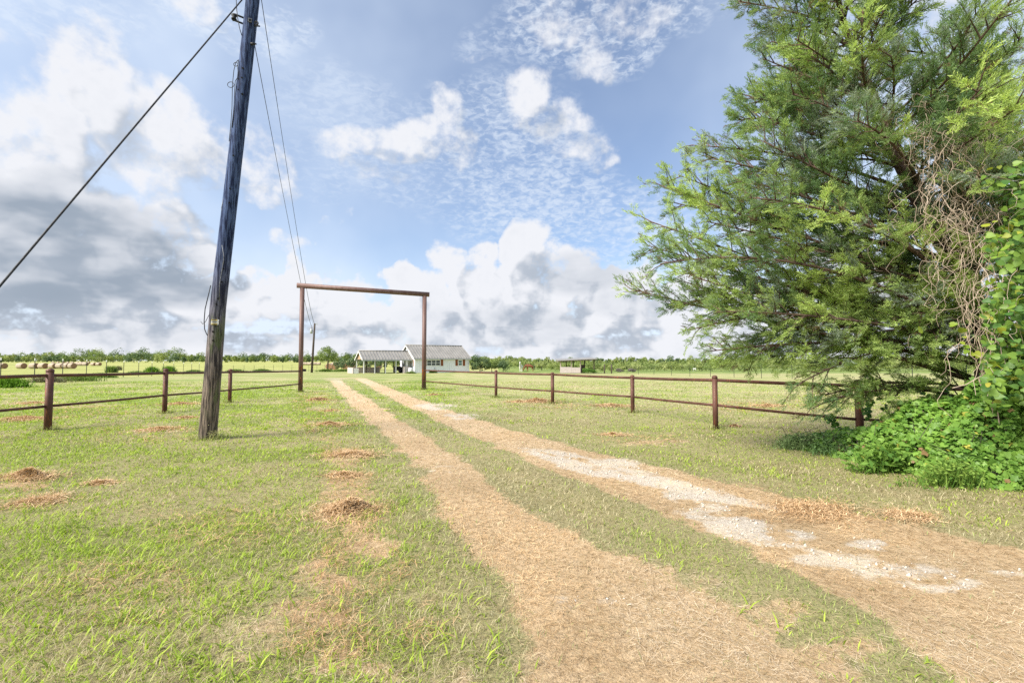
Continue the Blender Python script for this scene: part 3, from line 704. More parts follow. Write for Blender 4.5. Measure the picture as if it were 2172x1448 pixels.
for k, (px, py, hw, hp, lab) in enumerate(PILES):
    c = gp(px, py); sc = c[1] / FPX
    RX, H = hw * sc, max(hp * sc * (0.50 if k in (0, 1, 2, 6) else 0.30), 0.02); RY = RX * random.uniform(0.55, 0.85)
    o = thing('clipping_pile', lab, 'clipping pile', (c[0], c[1] + RY * 0.6, c[2]), 0, 'piles of mown grass clippings')
    n = int(np.clip(5200 * (hw / 50) ** 1.3, 700, 6500)); q = np.abs(RNG.normal(0, 0.66, n)); th = RNG.random(n) * 2 * PI
    lx, ly = q * np.cos(th) * RX, q * np.sin(th) * RY
    lump = 0.25 + 1.45 * fbm(lx / RX * 2.2 + 5 * k, ly / RY * 2.2, 3, 12)
    lz = H * np.exp(-2.4 * q ** 2) * lump - 0.006
    lobe = 0.72 + 0.6 * vnoise(np.cos(th) * 1.7 + 7 * k, np.sin(th) * 1.7 + k, 4); lx = lx * lobe; ly = ly * lobe
    stray = RNG.random(n) < 0.16; fs = 1.15 + 1.5 * RNG.random(n) ** 2; lx = np.where(stray, lx * fs, lx); ly = np.where(stray, ly * fs, ly); lz = np.where(stray, 0.012, lz)
    rr = RNG.random(n) ** 1.1; warm = 0.0 if hp > 12 else 0.25
    V, Q, C = strands(lx, ly, lz + 0.008, 0.03 + 0.07 * RNG.random(n), np.full(n, max(0.0022, 0.0009 * c[1])), RNG.random(n) * 2 * PI, RNG.normal(0, 0.35, n), lerp((0.34, 0.205, 0.10), (0.80, 0.60, 0.38), rr))
    link('loose_clippings', mesh_np('loose_clippings', V, [Q], {'tint': C}), M['straw'], o)
    a = np.linspace(0, 2 * PI, 25)[:-1]; rings = []
    for j in range(6):
        f = 1 - j / 6.0; rx = RX * f * 0.62; ry = RY * f * 0.62; zz = H * np.exp(-2.4 * (.62 * f) ** 2) * 0.62 - 0.055 * f
        rings.append(np.stack([np.cos(a) * rx, np.sin(a) * ry, zz * (0.85 + 0.3 * fbm(np.cos(a) * 2 + k, np.sin(a) * 2 + j, 2, 3))], 1))
    Vc = np.concatenate(rings + [np.array([[0, 0, H * 0.62]])]); ii = np.arange(24); Fq = []
    for j in range(5): Fq.append(np.stack([j * 24 + ii, j * 24 + (ii + 1) % 24, (j + 1) * 24 + (ii + 1) % 24, (j + 1) * 24 + ii], 1))
    Ft = np.stack([5 * 24 + ii, 5 * 24 + (ii + 1) % 24, np.full(24, len(Vc) - 1)], 1)
    link('packed_core', mesh_np('packed_core', Vc, [np.concatenate(Fq), Ft], {'tint': np.tile((0.36, 0.22, 0.115), (len(Vc), 1))}, True), M['straw'], o)
# ------------------------------------------------------------------ pipe fences and the gateway
def pipe_post(parent, p, top_z, r, mat, sink=0.3):
    m = MB(); p = np.array(p)
    m.tube([p - (0, 0, sink), (p[0], p[1], top_z - 0.02)], r, 20)
    m.dome((p[0], p[1], top_z - 0.02), r * 1.06, 0.035, 20, 4)
    m.tube([(p[0], p[1], top_z - 0.055), (p[0], p[1], top_z - 0.02)], r * 1.06, 20)
    return m.build('post', mat, parent)

def rail(parent, a, b, r, mat):
    m = MB(); a, b = np.array(a, float), np.array(b, float); d = b - a
    pts = [a + d * t for t in np.linspace(0, 1, 7)]
    for i in range(1, 6): pts[i] = pts[i] + np.array([0, 0, -0.008 * math.sin(PI * i / 6)])
    m.tube(pts, r, 14)
    o = m.build('rail', mat, parent)
    w = MB()                                    # weld beads where the rail meets its posts
    return o

def fence_run(parent, posts, mat, skip_first=False, skip_last=False, lowr=0.029, topr=0.036):
    """posts: (base xyz, top z, radius, top rail z, low rail z)"""
    for i, (p, tz, r, zt, zl) in enumerate(posts):
        if not ((i == 0 and skip_first) or (i == len(posts) - 1 and skip_last)): pipe_post(parent, p, tz, r, mat)
    for (p, tz, r, zt, zl), (q, tz2, r2, zt2, zl2) in zip(posts[:-1], posts[1:]):
        d = np.array(q[:2]) - np.array(p[:2]); L = np.linalg.norm(d); u = d / L
        a = np.array(p[:2]) + u * (r * 0.9); b = np.array(q[:2]) - u * (r2 * 0.9)
        rail(parent, (a[0], a[1], zt), (b[0], b[1], zt2), topr, mat)
        rail(parent, (a[0], a[1], zl), (b[0], b[1], zl2), lowr, mat)

def pz(px, py, Y): return at(px, py, Y)[2]
def post_at(px, base, top, rt, rl, r, Y=None):
    p = gp(px, base)
    if Y: p = at(px, base, Y)
    return (p, pz(px, top, p[1]), r, pz(px, rt, p[1]), pz(px, rl, p[1]))

LP = [post_at(101, 912, 783, 796, 861, .068), post_at(349, 876, 782, 791, 838, .061), post_at(487, 854, 783, 789, 827, .062), post_at(637, 831, 610, 787, 814, .10)]
lf = thing('pipe_fence', 'rusty two rail pipe fence left of the gateway, behind the utility pole', 'fence', LP[0][0] * (1, 1, 0), 0, 'rusty pipe fences')
# the run goes on out of the frame to the left
p0 = LP[0]; q = p0[0] + np.array([-0.35, -3.3, 0.0]); ext = (q, p0[1], .09, p0[3] + 0.01, p0[4] + 0.0)
def local(posts, o): return [((np.array(p) - np.array(o.location)), tz, r, a, b) for (p, tz, r, a, b) in posts]
fence_run(lf, local([ext] + LP, lf), M['rust'], skip_last=True)
RP = [post_at(899, 826, 628, 785, 808, .11), post_at(1052, 843, 785, 791, 821, .058), post_at(1172, 856, 790, 794, 829, .060), post_at(1342, 875, 796, 801, 841, .058), post_at(1518, 909, 797, 806, 859, .056), post_at(1824, 917, 806, 818, 889, .072)]
last = RP[-1]; e1 = at(2290, 930, 8.7); RP.append((e1 * (1, 1, 0), last[1] + .0, .072, pz(2290, 832, 8.7), pz(2290, 914, 8.7)))
e2 = e1 + np.array([3.2, -0.4, 0]); RP.append((e2 * (1, 1, 0), last[1], .09, RP[-1][3], RP[-1][4]))
rf = thing('pipe_fence', 'rusty two rail pipe fence right of the gateway, running under the cedar', 'fence', RP[1][0] * (1, 1, 0), 0, 'rusty pipe fences')
fence_run(rf, local(RP, rf), M['rust'], skip_first=True)

# tall pipe gateway over the drive
gl, gr = LP[-1][0], RP[0][0]
zL, zR = pz(637, 606, gl[1]), pz(899, 624, gr[1])
gate = thing('pipe_gateway', 'tall brown pipe gateway with one crossbar over the drive', 'gateway', (gl + gr) / 2 * (1, 1, 0))
o3 = np.array(gate.location)
MB().tube([gl - o3 - (0, 0, .4), gl * (1, 1, 0) - o3 + (0, 0, zL - 0.10)], 0.104, 24).build('post', M['gate'], gate)
MB().tube([gr - o3 - (0, 0, .4), gr * (1, 1, 0) - o3 + (0, 0, zR - 0.10)], 0.112, 24).build('post', M['gate'], gate)
A = np.array([gl[0], gl[1], zL]) - o3; B = np.array([gr[0], gr[1], zR]) - o3; d = (B - A) / np.linalg.norm(B - A)
MB().tube([A - d * 0.24, B + d * 0.24], 0.122, 24).build('crossbar', M['gate'], gate)
for P, s in ((gl, 1), (gr, -1)):                # hinge lugs where the gate itself once hung
    for zz in (0.45, 1.15):
        m = MB(); c = P - o3; m.box((-0.02, -0.19, zz - 0.035), (0.02, -0.10, zz + 0.035), lambda v, c=c: (v[0] + c[0], v[1] + c[1], v[2])); m.build('hinge_lug', M['rust'], gate)
# latch chain box on the far side of the left post
m = MB(); c = gl - o3; m.box((0.10, 0.02, 0.98), (0.22, 0.10, 1.10), lambda v: (v[0] + c[0], v[1] + c[1], v[2])); m.build('latch', M['black'], gate)

# ------------------------------------------------------------------ the near utility pole with its fittings
pb = gp(440, 930); YP = pb[1]
PTS = [(440, 930), (451, 800), (462.5, 650), (482, 480), (503, 300), (522, 130), (536, 0), (547, -110), (560, -240)]
WID = [20.5, 19, 17.8, 17, 16.2, 15.9, 15.6, 15.2, 14.8]
pp = [at(x, y, YP) for x, y in PTS]; CA = math.cos(math.atan2(abs(pb[0]), YP)); rad = [w * YP / FPX * CA for w in WID]
def pole_pt(py): 
    ys_ = [p[1] for p in PTS][::-1]; return at(np.interp(py, ys_, [p[0] for p in PTS][::-1]), py, YP), np.interp(py, ys_, WID[::-1]) * YP / FPX * CA
pole = thing('utility_pole', 'weathered leaning wooden utility pole in the grass with tag and fittings', 'utility pole', pb)
m = MB(); L = [np.array(p) - pb for p in pp]; L = [L[0] - (L[1] - L[0]) * 0.25] + L; R_ = [rad[0] * 1.02] + rad
fine = []; fr = []
for i in range(len(L) - 1):
    for t in np.linspace(0, 1, 6)[:-1]: fine.append(L[i] * (1 - t) + L[i + 1] * t); fr.append(R_[i] * (1 - t) + R_[i + 1] * t)
fine.append(L[-1]); fr.append(R_[-1])
m.tube(fine, fr, 36, True, 0.012); m.build('shaft', M['pole'], pole)
def on_pole(px, py, out=0.004):
    """point on the pole's near surface seen there"""
    c, r = pole_pt(py); d = ray(px, py); d = d / np.linalg.norm(d)
    X = at(px, py, YP); v = np.array([c[0], YP]) / np.hypot(c[0], YP); side = np.array([v[1], -v[0]])
    s = np.clip((X[0] - c[0]) * v[1] / r, -0.97, 0.97); nn = side * s - v * math.sqrt(1 - s * s)
    zz = 1.5 + (X[2] - 1.5) * (YP + nn[1] * r) / YP
    return np.array([c[0] + nn[0] * (r + out), YP + nn[1] * (r + out), zz]) - pb, np.array([nn[0], nn[1], 0])
def plate(name, px, py, w, h, mat, parent, t=0.004):
    c, nrm = on_pole(px, py, t); tx = np.array([-nrm[1], nrm[0], 0]); up = np.array([0.09, 0, 1.0]); up /= np.linalg.norm(up)
    m = MB(); m.box((-w / 2, -t, -h / 2), (w / 2, t, h / 2), lambda v: c + tx * v[0] + nrm * v[1] + up * v[2]); return m.build(name, mat, parent)
tagp = plate('tag', 456, 683, 0.125, 0.10, M['white_trim'], pole)
for dy, dx in ((-4.2, -1.2), (4.2, -1.2)): plate('tag_band', 456 + dx, 683 + dy, 0.095, 0.022, M['yellow_tag'], pole, 0.008)
for k, (dy, n) in enumerate(((-4.2, 4), (0, 4), (4.2, 4))):                  # unreadable rows of stamped marks
    for j in range(n): plate('tag_mark', 451.6 + j * 2.1 + 0.4 * k % 2, 683 + dy, 0.010, 0.015, M['hole'], pole, 0.011)
for (px, py, s) in ((463, 633, 1.1), (452, 703, 1.1), (452, 722, 1.0), (470, 598, 1), (466, 603, 1), (474, 570, .9), (474, 556, .8), (459, 645, .9), (515, 145, 1.1), (513, 165, .9), (506, 168, 1.0), (514, 200, 1.2), (505, 190, .9), (488, 400, .9), (486, 430, .8), (495, 330, .9)):
    c, nrm = on_pole(px, py, 0.003); m = MB(); m.tube([c - nrm * 0.02, c + nrm * 0.003], 0.017 * s, 12); m.build('bolt_hole', M['hole'], pole)
# spool insulator in its clevis on the left, eye bolt and clamp on the right
c0, r0 = pole_pt(45); c0 = c0 - pb
m = MB()
for dz in (-0.062, 0.062): m.tube([c0 + (-r0 * .9, -0.02, dz - .02), c0 + (-r0 - 0.16, -0.05, dz + .035), c0 + (-r0 - 0.20, -0.05, dz + .04)], 0.018, 10)
br = m.build('insulator_bracket', M['wire'], pole)
m = MB(); s0 = c0 + (-r0 - 0.175, -0.05, 0.035); m.tube([s0 + (0, 0, -.05), s0 + (0, 0, -.03), s0 + (0, 0, 0), s0 + (0, 0, .03), s0 + (0, 0, .05)], [.045, .05, .03, .05, .045], 16); m.build('insulator_spool', M['wire'], pole)
plate('square_washer', 530, 44, 0.065, 0.075, M['steel'], pole, 0.010)
plate('square_washer', 530.4, 44.6, 0.030, 0.035, M['hole'], pole, 0.014)
m = MB(); c1, r1 = pole_pt(55); c1 = c1 - pb; e = c1 + (r1 + 0.03, -0.04, 0.02)
m.tube([e + (0.035 * math.cos(a), 0, 0.035 * math.sin(a)) for a in np.linspace(0, 2 * PI, 13)], 0.013, 8, False); m.tube([c1 + (r1 * .8, -.04, -.03), c1 + (r1 + .11, -.06, -.055)], 0.014, 8); m.build('eye_bolt', M['wire'], pole)
m = MB(); c2, r2 = pole_pt(98); c2 = c2 - pb; m.tube([c2 + (r2 * .8, -.06, 0), c2 + (r2 + .05, -.06, .0)], 0.026, 10); m.tube([c2 + (r2 + .03, -.06, .012), c2 + (r2 + .09, -.07, .0)], 0.008, 6); m.tube([c2 + (r2 + .03, -.06, -.012), c2 + (r2 + .09, -.07, -.02)], 0.008, 6); m.build('wire_clamp', M['wire'], pole)
# ground wires coiled and hanging on the left side
def px_line(pts, Y): return [at(x, y, Y) - pb for x, y in pts]
m = MB(); m.tube(px_line([(505, 128), (500, 133), (496, 150), (493, 180), (492, 230), (489, 270), (486, 300)], YP - .1), 0.006, 6)
m.tube(px_line([(506, 127), (504, 140), (505, 155), (504, 165), (499, 172), (497, 200), (496, 240), (492, 270)], YP - .12), 0.006, 6)
m.tube([at(489.5 + 7 * math.cos(a), 180 + 6 * math.sin(a), YP - .12) - pb for a in np.linspace(0, 2 * PI, 15)], 0.006, 6, False)
m.tube([at(500 + 4.5 * math.cos(a), 137 + 4 * math.sin(a), YP - .12) - pb for a in np.linspace(0, 2 * PI, 13)], 0.006, 6, False); m.build('ground_wire', M['wire'], pole)
m = MB(); m.tube(px_line([(447, 605), (441, 630), (435, 655), (433, 680), (434, 698), (438, 708), (444, 716)], YP - .1), 0.008, 6); m.tube(px_line([(443, 668), (436, 682), (430, 687), (426, 682)], YP - .1), 0.005, 6); m.build('loose_cable', M['wire'], pole)
m = MB(); m.tube(px_line([(474, 420), (470, 440), (471, 455)], YP - .1), 0.006, 6); m.build('conduit_wire', M['steel'], pole); m = MB(); m.tube(px_line([(471, 520), (475, 545), (473, 560), (466, 600), (465, 640)], YP - .24), 0.006, 6); m.build('conduit_wire', M['steel'], pole)
m = MB(); m.tube(px_line([(500, -20), (502, 20), (504, 38), (508, 60), (513, 76)], YP - .1), 0.007, 6); m.build('jumper_wire', M['wire'], pole)

# guy wire, anchored left of the frame
top = pole_pt(-4)[0] + np.array([-0.12, -0.05, 0]); low = at(0, 606, 5.1); dd = low - top; anchor = top + dd * ((top[2] + 0.05) / (top[2] - low[2]))
gw = MB(); gw.tube([top + (anchor - top) * t - pb * 0 for t in np.linspace(0, 1, 5)], 0.0125, 8)
tag(gw.build('guy_wire', M['wire']), 'dark twisted guy wire sloping down left from the leaning pole', 'guy wire')

# ------------------------------------------------------------------ far pole, transformer, power lines
fb = gp(661, 790); YF = fb[1]
fp = thing('utility_pole', 'thin dark utility pole with a grey transformer by the drive end', 'utility pole', fb)
ftop = at(667.6, 686, YF)
MB().tube([(0, 0, -.5), (ftop - fb) * 0.5, ftop - fb], [.20, .17, .14], 14).build('shaft', M['wood_dark'], fp)
tcn = at(660.5, 702, YF - .1) - fb
t_ = MB(); t_.tube([tcn + (0, 0, -.42), tcn + (0, 0, .32), tcn + (0, 0, .38)], [.21, .21, .12], 18); tr_ = t_.build('transformer', M['grey_paint'], fp)
MB().tube([tcn + (.06, 0, .36), tcn + (.08, 0, .5), tcn + (.10, 0, .66)], [.05, .07, .04], 10).build('bushing', M['wood_dark'], tr_)
MB().tube([tcn + (-.10, 0, .30), tcn + (-.22, 0, .42), tcn + (-.30, 0, .34)], [.025, .04, .02], 8).build('lightning_arrester', M['steel'], tr_)
MB().box(tcn + (.15, -.05, -.05), tcn + (.42, .05, .05)).build('mounting_bracket', M['steel'], fp)
ctp = ftop - fb
m = MB(); m.tube([ctp + (.1, 0, -.2), ctp + (.32, 0, .05), ctp + (.48, 0, .02)], .03, 8); m.tube([ctp + (.42 + .10 * math.cos(a), 0, -.12 + .14 * math.sin(a)) for a in np.linspace(.6, 5.6, 12)], .028, 8); m.build('cutout_fuse', M['grey_paint'], fp)
def sagline(a, b, sag, n=40):
    a, b = np.array(a, float), np.array(b, float)
    return [a + (b - a) * t + np.array([0, 0, -4 * sag * t * (1 - t)]) for t in np.linspace(0, 1, n)]
def wire_radius(pts, r): return [max(r, 0.00042 * p[1]) for p in pts]
w1 = sagline(pole_pt(-5)[0] + np.array([.17, -.02, 0]), ftop + np.array([0, 0, -.1]), 1.1)
w2 = sagline(c2 + pb + np.array([r2 + .05, -.06, -.01]), fb + tcn + np.array([.1, 0, .66]), .8)
for pts, lab in ((w1, 'upper thin power line from the leaning pole to the far pole'), (w2, 'lower thin power line from the leaning pole to the transformer')):
    tag(MB().tube(pts, wire_radius(pts, .0065), 6).build('power_line', M['wire']), lab, 'power line', 'power lines between the two poles')
# ------------------------------------------------------------------ house
HC = gp(880, 791); ANG = math.atan2(0.555, 0.832)
HL, HW, EAVE, RIDGE, OV = 10.1, 7.0, 2.55, 4.62, 0.32
house = thing('house', 'small white house with grey ribbed metal roof and brown shutters', 'house', HC, ANG)
m = MB()
m.box((0, 0, 0.0), (HL, HW, EAVE)); b = len(m.v)
m.face([(0.0, 0, EAVE), (0.0, HW / 2, RIDGE - .12), (0.0, HW, EAVE)]); m.face([(HL, 0, EAVE), (HL, HW, EAVE), (HL, HW / 2, RIDGE - .12)])
m.build('wall', M['siding'], house)
def gable_roof(name, x0, x1, yc, half, ze, zr, parent, ov=0.3, rib=0.5, mat=None):
    """two slopes 6 cm thick with raised ribs"""
    m = MB(); slope = (zr - ze) / half
    for s in (-1, 1):
        def P(x, d, up): return (x, yc + s * d, zr - slope * d + up)
        D = half + ov
        for (u0, u1, xa, xb) in ((0.0, 0.06, x0, x1),):
            c = [P(xa, 0, u0), P(xb, 0, u0), P(xb, D, u0), P(xa, D, u0), P(xa, 0, u1), P(xb, 0, u1), P(xb, D, u1), P(xa, D, u1)]
            b = len(m.v); m.v += c
            for f in ((0, 1, 2, 3), (4, 7, 6, 5), (2, 3, 7, 6), (0, 3, 7, 4), (1, 2, 6, 5)): m.f.append(tuple(b + i for i in f)); m.sm.append(False)
        x = x0 + 0.1
        while x < x1 - 0.08:
            w = 0.09; c = [P(x, 0, .058), P(x + w, 0, .058), P(x + w, D, .058), P(x, D, .058), P(x + .015, 0, .15), P(x + w - .015, 0, .15), P(x + w - .015, D, .15), P(x + .015, D, .15)]
            b = len(m.v); m.v += c
            for f in ((4, 7, 6, 5), (2, 3, 7, 6), (0, 3, 7, 4), (1, 2, 6, 5)): m.f.append(tuple(b + i for i in f)); m.sm.append(False)
            x += rib
    r = m.build(name, mat or M['roof'], parent)
    c = MB(); c.tube([(x0 - .02, yc, zr + .09), (x1 + .02, yc, zr + .09)], 0.11, 10); c.build('ridge_cap', M['roof'], r)
    f = MB()
    for s in (-1, 1):
        D = half + ov; f.box((x0, yc + s * (D + .005) - .03 * (s < 0), zr - slope * D - .13), (x1, yc + s * (D + .005) + .03 * (s > 0), zr - slope * D - .003))
    f.build('fascia', M['grey_paint'], r)
    for xe in (x0 - .035, x1 + .003):
        g = MB()
        for s in (-1, 1):
            D = half + ov; a = (xe, yc, zr - .14); b2 = (xe, yc + s * D, zr - slope * D - .14)
            q = [a, b2, (xe, b2[1], b2[2] + .19), (xe, a[1], a[2] + .19)]; q2 = [(xe + .03, p[1], p[2]) for p in q]
            b = len(g.v); g.v += q + q2
            for fc in ((0, 1, 2, 3), (7, 6, 5, 4), (0, 4, 5, 1), (1, 5, 6, 2), (2, 6, 7, 3), (3, 7, 4, 0)): g.f.append(tuple(b + i for i in fc)); g.sm.append(False)
        g.build('barge_board', M['white_trim'], r)
    return r
gable_roof('roof', -OV, HL + OV, HW / 2, HW / 2, EAVE, RIDGE, house)
def soffit(parent):
    m = MB(); m.box((-OV, -OV + .02, EAVE - .235), (HL + OV, -.004, EAVE - .205)); m.build('soffit', M['grey_paint'], parent)
soffit(house)
MB().box((-.012, -.014, 0.0), (HL + .012, -.002, .42)).build('skirting', M['siding'], house)
def window(x0, x1, z0, z1, cols, glass, parent):
    fr = MB(); t = .07; y0, y1 = -.055, -.003
    fr.box((x0 - t, y0, z0 - t), (x1 + t, y1, z0)); fr.box((x0 - t, y0, z1), (x1 + t, y1, z1 + t)); fr.box((x0 - t, y0, z0), (x0, y1, z1)); fr.box((x1, y0, z0), (x1 + t, y1, z1))
    W_ = (x1 - x0) / cols
    for c in range(1, cols): fr.box((x0 + c * W_ - .05, y0, z0), (x0 + c * W_ + .05, y1, z1))
    zm = (z0 + z1) / 2
    for c in range(cols): fr.box((x0 + c * W_ + (.05 if c else 0), y0 + .01, zm - .03), (x0 + (c + 1) * W_ - (.05 if c < cols - 1 else 0), y1, zm + .03))
    w = fr.build('window', M['white_trim'], parent)
    g = MB(); g.box((x0 + .001, -.03, z0 + .001), (x1 - .001, -.012, z1 - .001)); g.build('pane', glass, w); return w
def shutter(x0, parent, z0=1.15, z1=2.25, w=.44):
    m = MB(); m.box((x0, -.045, z0), (x0 + w, -.003, z1)); n = 7
    for k in range(n): m.box((x0 + .03, -.062, z0 + .04 + k * (z1 - z0 - .08) / n), (x0 + w - .03, -.047, z0 + .04 + (k + .8) * (z1 - z0 - .08) / n))
    m.build('shutter', M['shutter'], parent)
window(2.15, 4.45, 1.25, 2.05, 3, M['glass'], house)
shutter(1.57, house); shutter(4.62, house)
window(7.98, 8.6, 1.25, 2.05, 1, M['glass_green'], house)
shutter(7.38, house); shutter(8.82, house)
def corner(x, y): 
    m = MB(); m.box((x - .015, y - .016, 0), (x + .1, y - .003, EAVE - .24)); m.build('corner_trim', M['white_trim'], house)
corner(0, 0); corner(HL - .09, 0)
# gable side: small window with narrow shutters, side door under the carport
m = MB(); m.box((-.05, .75, 1.15), (-.004, 1.55, 2.15)); w = m.build('window', M['white_trim'], house); MB().box((-.06, .85, 1.25), (-.052, 1.45, 2.05)).build('pane', M['siding'], w)
for y in (.52, 1.58): MB().box((-.05, y, 1.1), (-.004, y + .2, 2.2)).build('shutter', M['shutter'], house)
m = MB(); m.box((-.05, 3.2, 0.1), (-.004, 4.15, 2.2)); dr = m.build('door', M['grey_paint'], house); MB().tube([(-.09, 4.02, 1.05), (-.05, 4.02, 1.05)], .03, 8).build('handle', M['steel'], dr)
m = MB(); m.tube([(3.5, -.05, .5), (3.5, -.05, .9)], .03, 8); m.box((3.43, -.10, .62), (3.57, -.016, .85)); m.build('meter_box', M['grey_paint'], house)
# green weeds growing against the foot of the wall are separate plants (below)

# carport joined to the gable end
car = thing('carport', 'open carport with grey metal roof on white posts, joined to the house', 'carport', HC, ANG)
CL, CHW, CE, CR = 8.3, 2.05, 2.30, 3.55; yc = HW / 2 - 0.4
gable_roof('roof', -CL, -.06, yc, CHW, CE, CR, car, .25)
m = MB(); m.face([(-CL + .25, yc - CHW, CE - .05), (-CL + .25, yc, CR - .05), (-CL + .25, yc + CHW, CE - .05)]); m.face([(-CL + .29, yc - CHW, CE - .05), (-CL + .29, yc + CHW, CE - .05), (-CL + .29, yc, CR - .05)]); m.build('gable_panel', M['soffit'], car)
m = MB(); 
for s in (-1, 1): m.box((-CL, yc + s * CHW - .05, CE - .14), (-.06, yc + s * CHW + .05, CE - .02))
m.build('beam', M['white_trim'], car)
for k in range(5): MB().box((-CL + .25 + k * 1.72, yc - CHW - .06, -.1), (-CL + .37 + k * 1.72, yc - CHW + .06, CE - .15)).build('post', M['white_trim'], car)
for k in range(6): MB().box((-CL + .25 + k * 1.55, yc + CHW - .06, -.1), (-CL + .37 + k * 1.55, yc + CHW + .06, CE - .15)).build('post', M['wood_dark'] if k else M['white_trim'], car)
MB().box((-1.0, yc - CHW - .07, -.1), (-.86, yc - CHW + .07, CE - .15)).build('post', M['white_trim'], car)

def hp(x, y, z=0.0):
    """house frame to world"""
    return np.array([HC[0] + x * math.cos(ANG) - y * math.sin(ANG), HC[1] + x * math.sin(ANG) + y * math.cos(ANG), HC[2] + z])
# outdoor air conditioner by the gable wall
ac = thing('air_conditioner', 'pale square outdoor air conditioner against the white gable wall', 'air conditioner', hp(-1.15, 1.0), ANG)
m = MB(); m.box((-.45, -.45, .08), (.45, .45, .98)); m.box((-.47, -.47, .98), (.47, .47, 1.04)); m.build('casing', M['grey_wood'], ac)
m = MB()
for k in range(9): m.box((-.42, -.475, .18 + k * .085), (.42, -.452, .21 + k * .085))
m.build('grille', M['grey_paint'], ac); MB().tube([(0, 0, 1.041), (0, 0, 1.07)], .36, 20).build('fan_guard', M['black'], ac); MB().box((-.55, -.55, -.1), (.55, .55, .079)).build('pad', M['stone'], ac)
# propane-like white tank by the corner
tk = thing('water_tank', 'small round white tank beside the house corner', 'tank', hp(-.75, .05), ANG)
MB().tube([(0, 0, .0), (0, 0, .06), (0, 0, .7), (0, 0, .82), (0, 0, .88)], [.30, .34, .34, .26, .08], 18).build('shell', M['white_trim'], tk); MB().tube([(0, 0, .87), (0, 0, .98)], .05, 10).build('valve', M['steel'], tk)

# black utility vehicle under the roof
ub = gp(846, 790); uv = thing('utility_vehicle', 'small black utility vehicle parked under the carport roof', 'utility vehicle', (ub[0], ub[1] + .9, ub[2]), ANG + .5)
m = MB(); m.box((-.6, -.9, .35), (.6, .9, .75)); m.box((-.55, -.95, .72), (.55, -.2, .98)); m.box((-.58, .35, .76), (.58, .95, 1.05)); m.build('body', M['black'], uv)
m = MB()
for x in (-.5, .5):
    m.tube([(x, -.35, .95), (x, -.2, 1.55), (x, .45, 1.55), (x, .6, 1.0)], .035, 8)
m.tube([(-.5, -.2, 1.55), (.5, -.2, 1.55)], .035, 8); m.tube([(-.5, .45, 1.55), (.5, .45, 1.55)], .035, 8); m.build('roll_cage', M['black'], uv)
MB().box((-.56, -.25, 1.57), (.56, .5, 1.62)).build('canopy', M['black'], uv); MB().box((-.45, -.05, .76), (.45, .3, .95)).build('seat', M['rubber'], uv)
for x in (-.62, .62):
    for y in (-.62, .62):
        w = MB().tube([(x - .12, y, .3), (x - .1, y, .3), (x + .1, y, .3), (x + .12, y, .3)], [.26, .3, .3, .26], 18).build('wheel', M['rubber'], uv)
        MB().tube([(x - .125, y, .3), (x + .125, y, .3)], .13, 12).build('rim', M['steel'], w)
for x in (-.4, .4): MB().tube([(x, -.98, .85), (x, -.95, .85)], .07, 10).build('headlight', M['white_trim'], uv)

# low pale board pen at the open end of the carport
pen = thing('board_pen', 'low pale whitewashed board pen at the open end of the carport', 'board fence', hp(-9.4, yc - 1.0), ANG)
m = MB(); m.box((0, 0, .02), (.05, 3.3, .92)); m.build('board_panel', M['grey_wood'], pen); m = MB(); m.box((.06, 3.26, .02), (5.2, 3.32, .95)); m.build('board_panel', M['grey_wood'], pen); m = MB(); m.box((.06, 0.0, .02), (.9, .05, .8)); m.build('board_panel', M['white_trim'], pen)
for x, y in ((.1, .1), (.1, 3.2), (1.8, 3.2), (3.5, 3.2), (5.2, 3.2)): MB().box((x, y - .1, -.2), (x + .09, y - .01, 1.02)).build('post', M['wood_pale'], pen)

# ------------------------------------------------------------------ loafing shed with horses
sb = gp(1188, 791.5); YS = sb[1]
def sx(px, py, Y=None): return at(px, py, Y or YS)
shed = thing('loafing_shed', 'open sided shed with flat sloping roof and pale board wall in the pasture', 'shed', sb)
def S3(px, py, dY=0.0): return at(px, py, YS + dY) - sb
a, b_ = S3(1183, 765.2), S3(1266, 761.6)
m = MB(); D = 4.2
def slab(m, a, b, D, t):
    c = [a, b, b + (0, D, .25), a + (0, D, .25)]; c2 = [p + np.array([0, 0, t]) for p in c]; k = len(m.v); m.v += [tuple(p) for p in c + c2]
    for f in ((0, 3, 2, 1), (4, 5, 6, 7), (0, 1, 5, 4), (1, 2, 6, 5), (2, 3, 7, 6), (3, 0, 4, 7)): m.f.append(tuple(k + i for i in f)); m.sm.append(False)
slab(m, a - (0, .5, 0), b_ - (0, .5, 0), D + 1, .10); m.build('roof', M['roof'], shed)
m = MB(); 
for k in range(13):
    p = a + (b_ - a) * ((k + .5) / 13); m.box((p[0] - .05, p[1] - .3, p[2] - .16), (p[0] + .05, p[1] + D, p[2] - .012))
m.build('rafters', M['wood_pale'], shed)
for px, dy, mt in ((1189, .1, 'wood_pale'), (1201, D, 'wood_dark'), (1212, .1, 'wood_pale'), (1216, D, 'wood_dark'), (1231, .1, 'wood_pale'), (1240, D, 'wood_dark'), (1260, .1, 'wood_dark')):
    p = at(px, 775, YS + dy) - sb; zt = (a + (b_ - a) * ((px - 1183) / 83.0))[2] + (.25 * dy / D) - .17
    MB().box((p[0] - .08, p[1] - .08, -.3), (p[0] + .08, p[1] + .08, zt)).build('post', M[mt], shed)
l = S3(1188, 778); r = S3(1212, 778); r_ = S3(1231, 778)
m = MB(); m.box((l[0], -.05, .05), (r[0] - .01, 0.0, l[2] + .0)); m.build('board_wall', M['grey_wood'], shed); m = MB(); m.box((r[0] + .01, -.05, .05), (r_[0], 0.0, r[2] - .08)); m.build('board_wall', M['grey_wood'], shed)
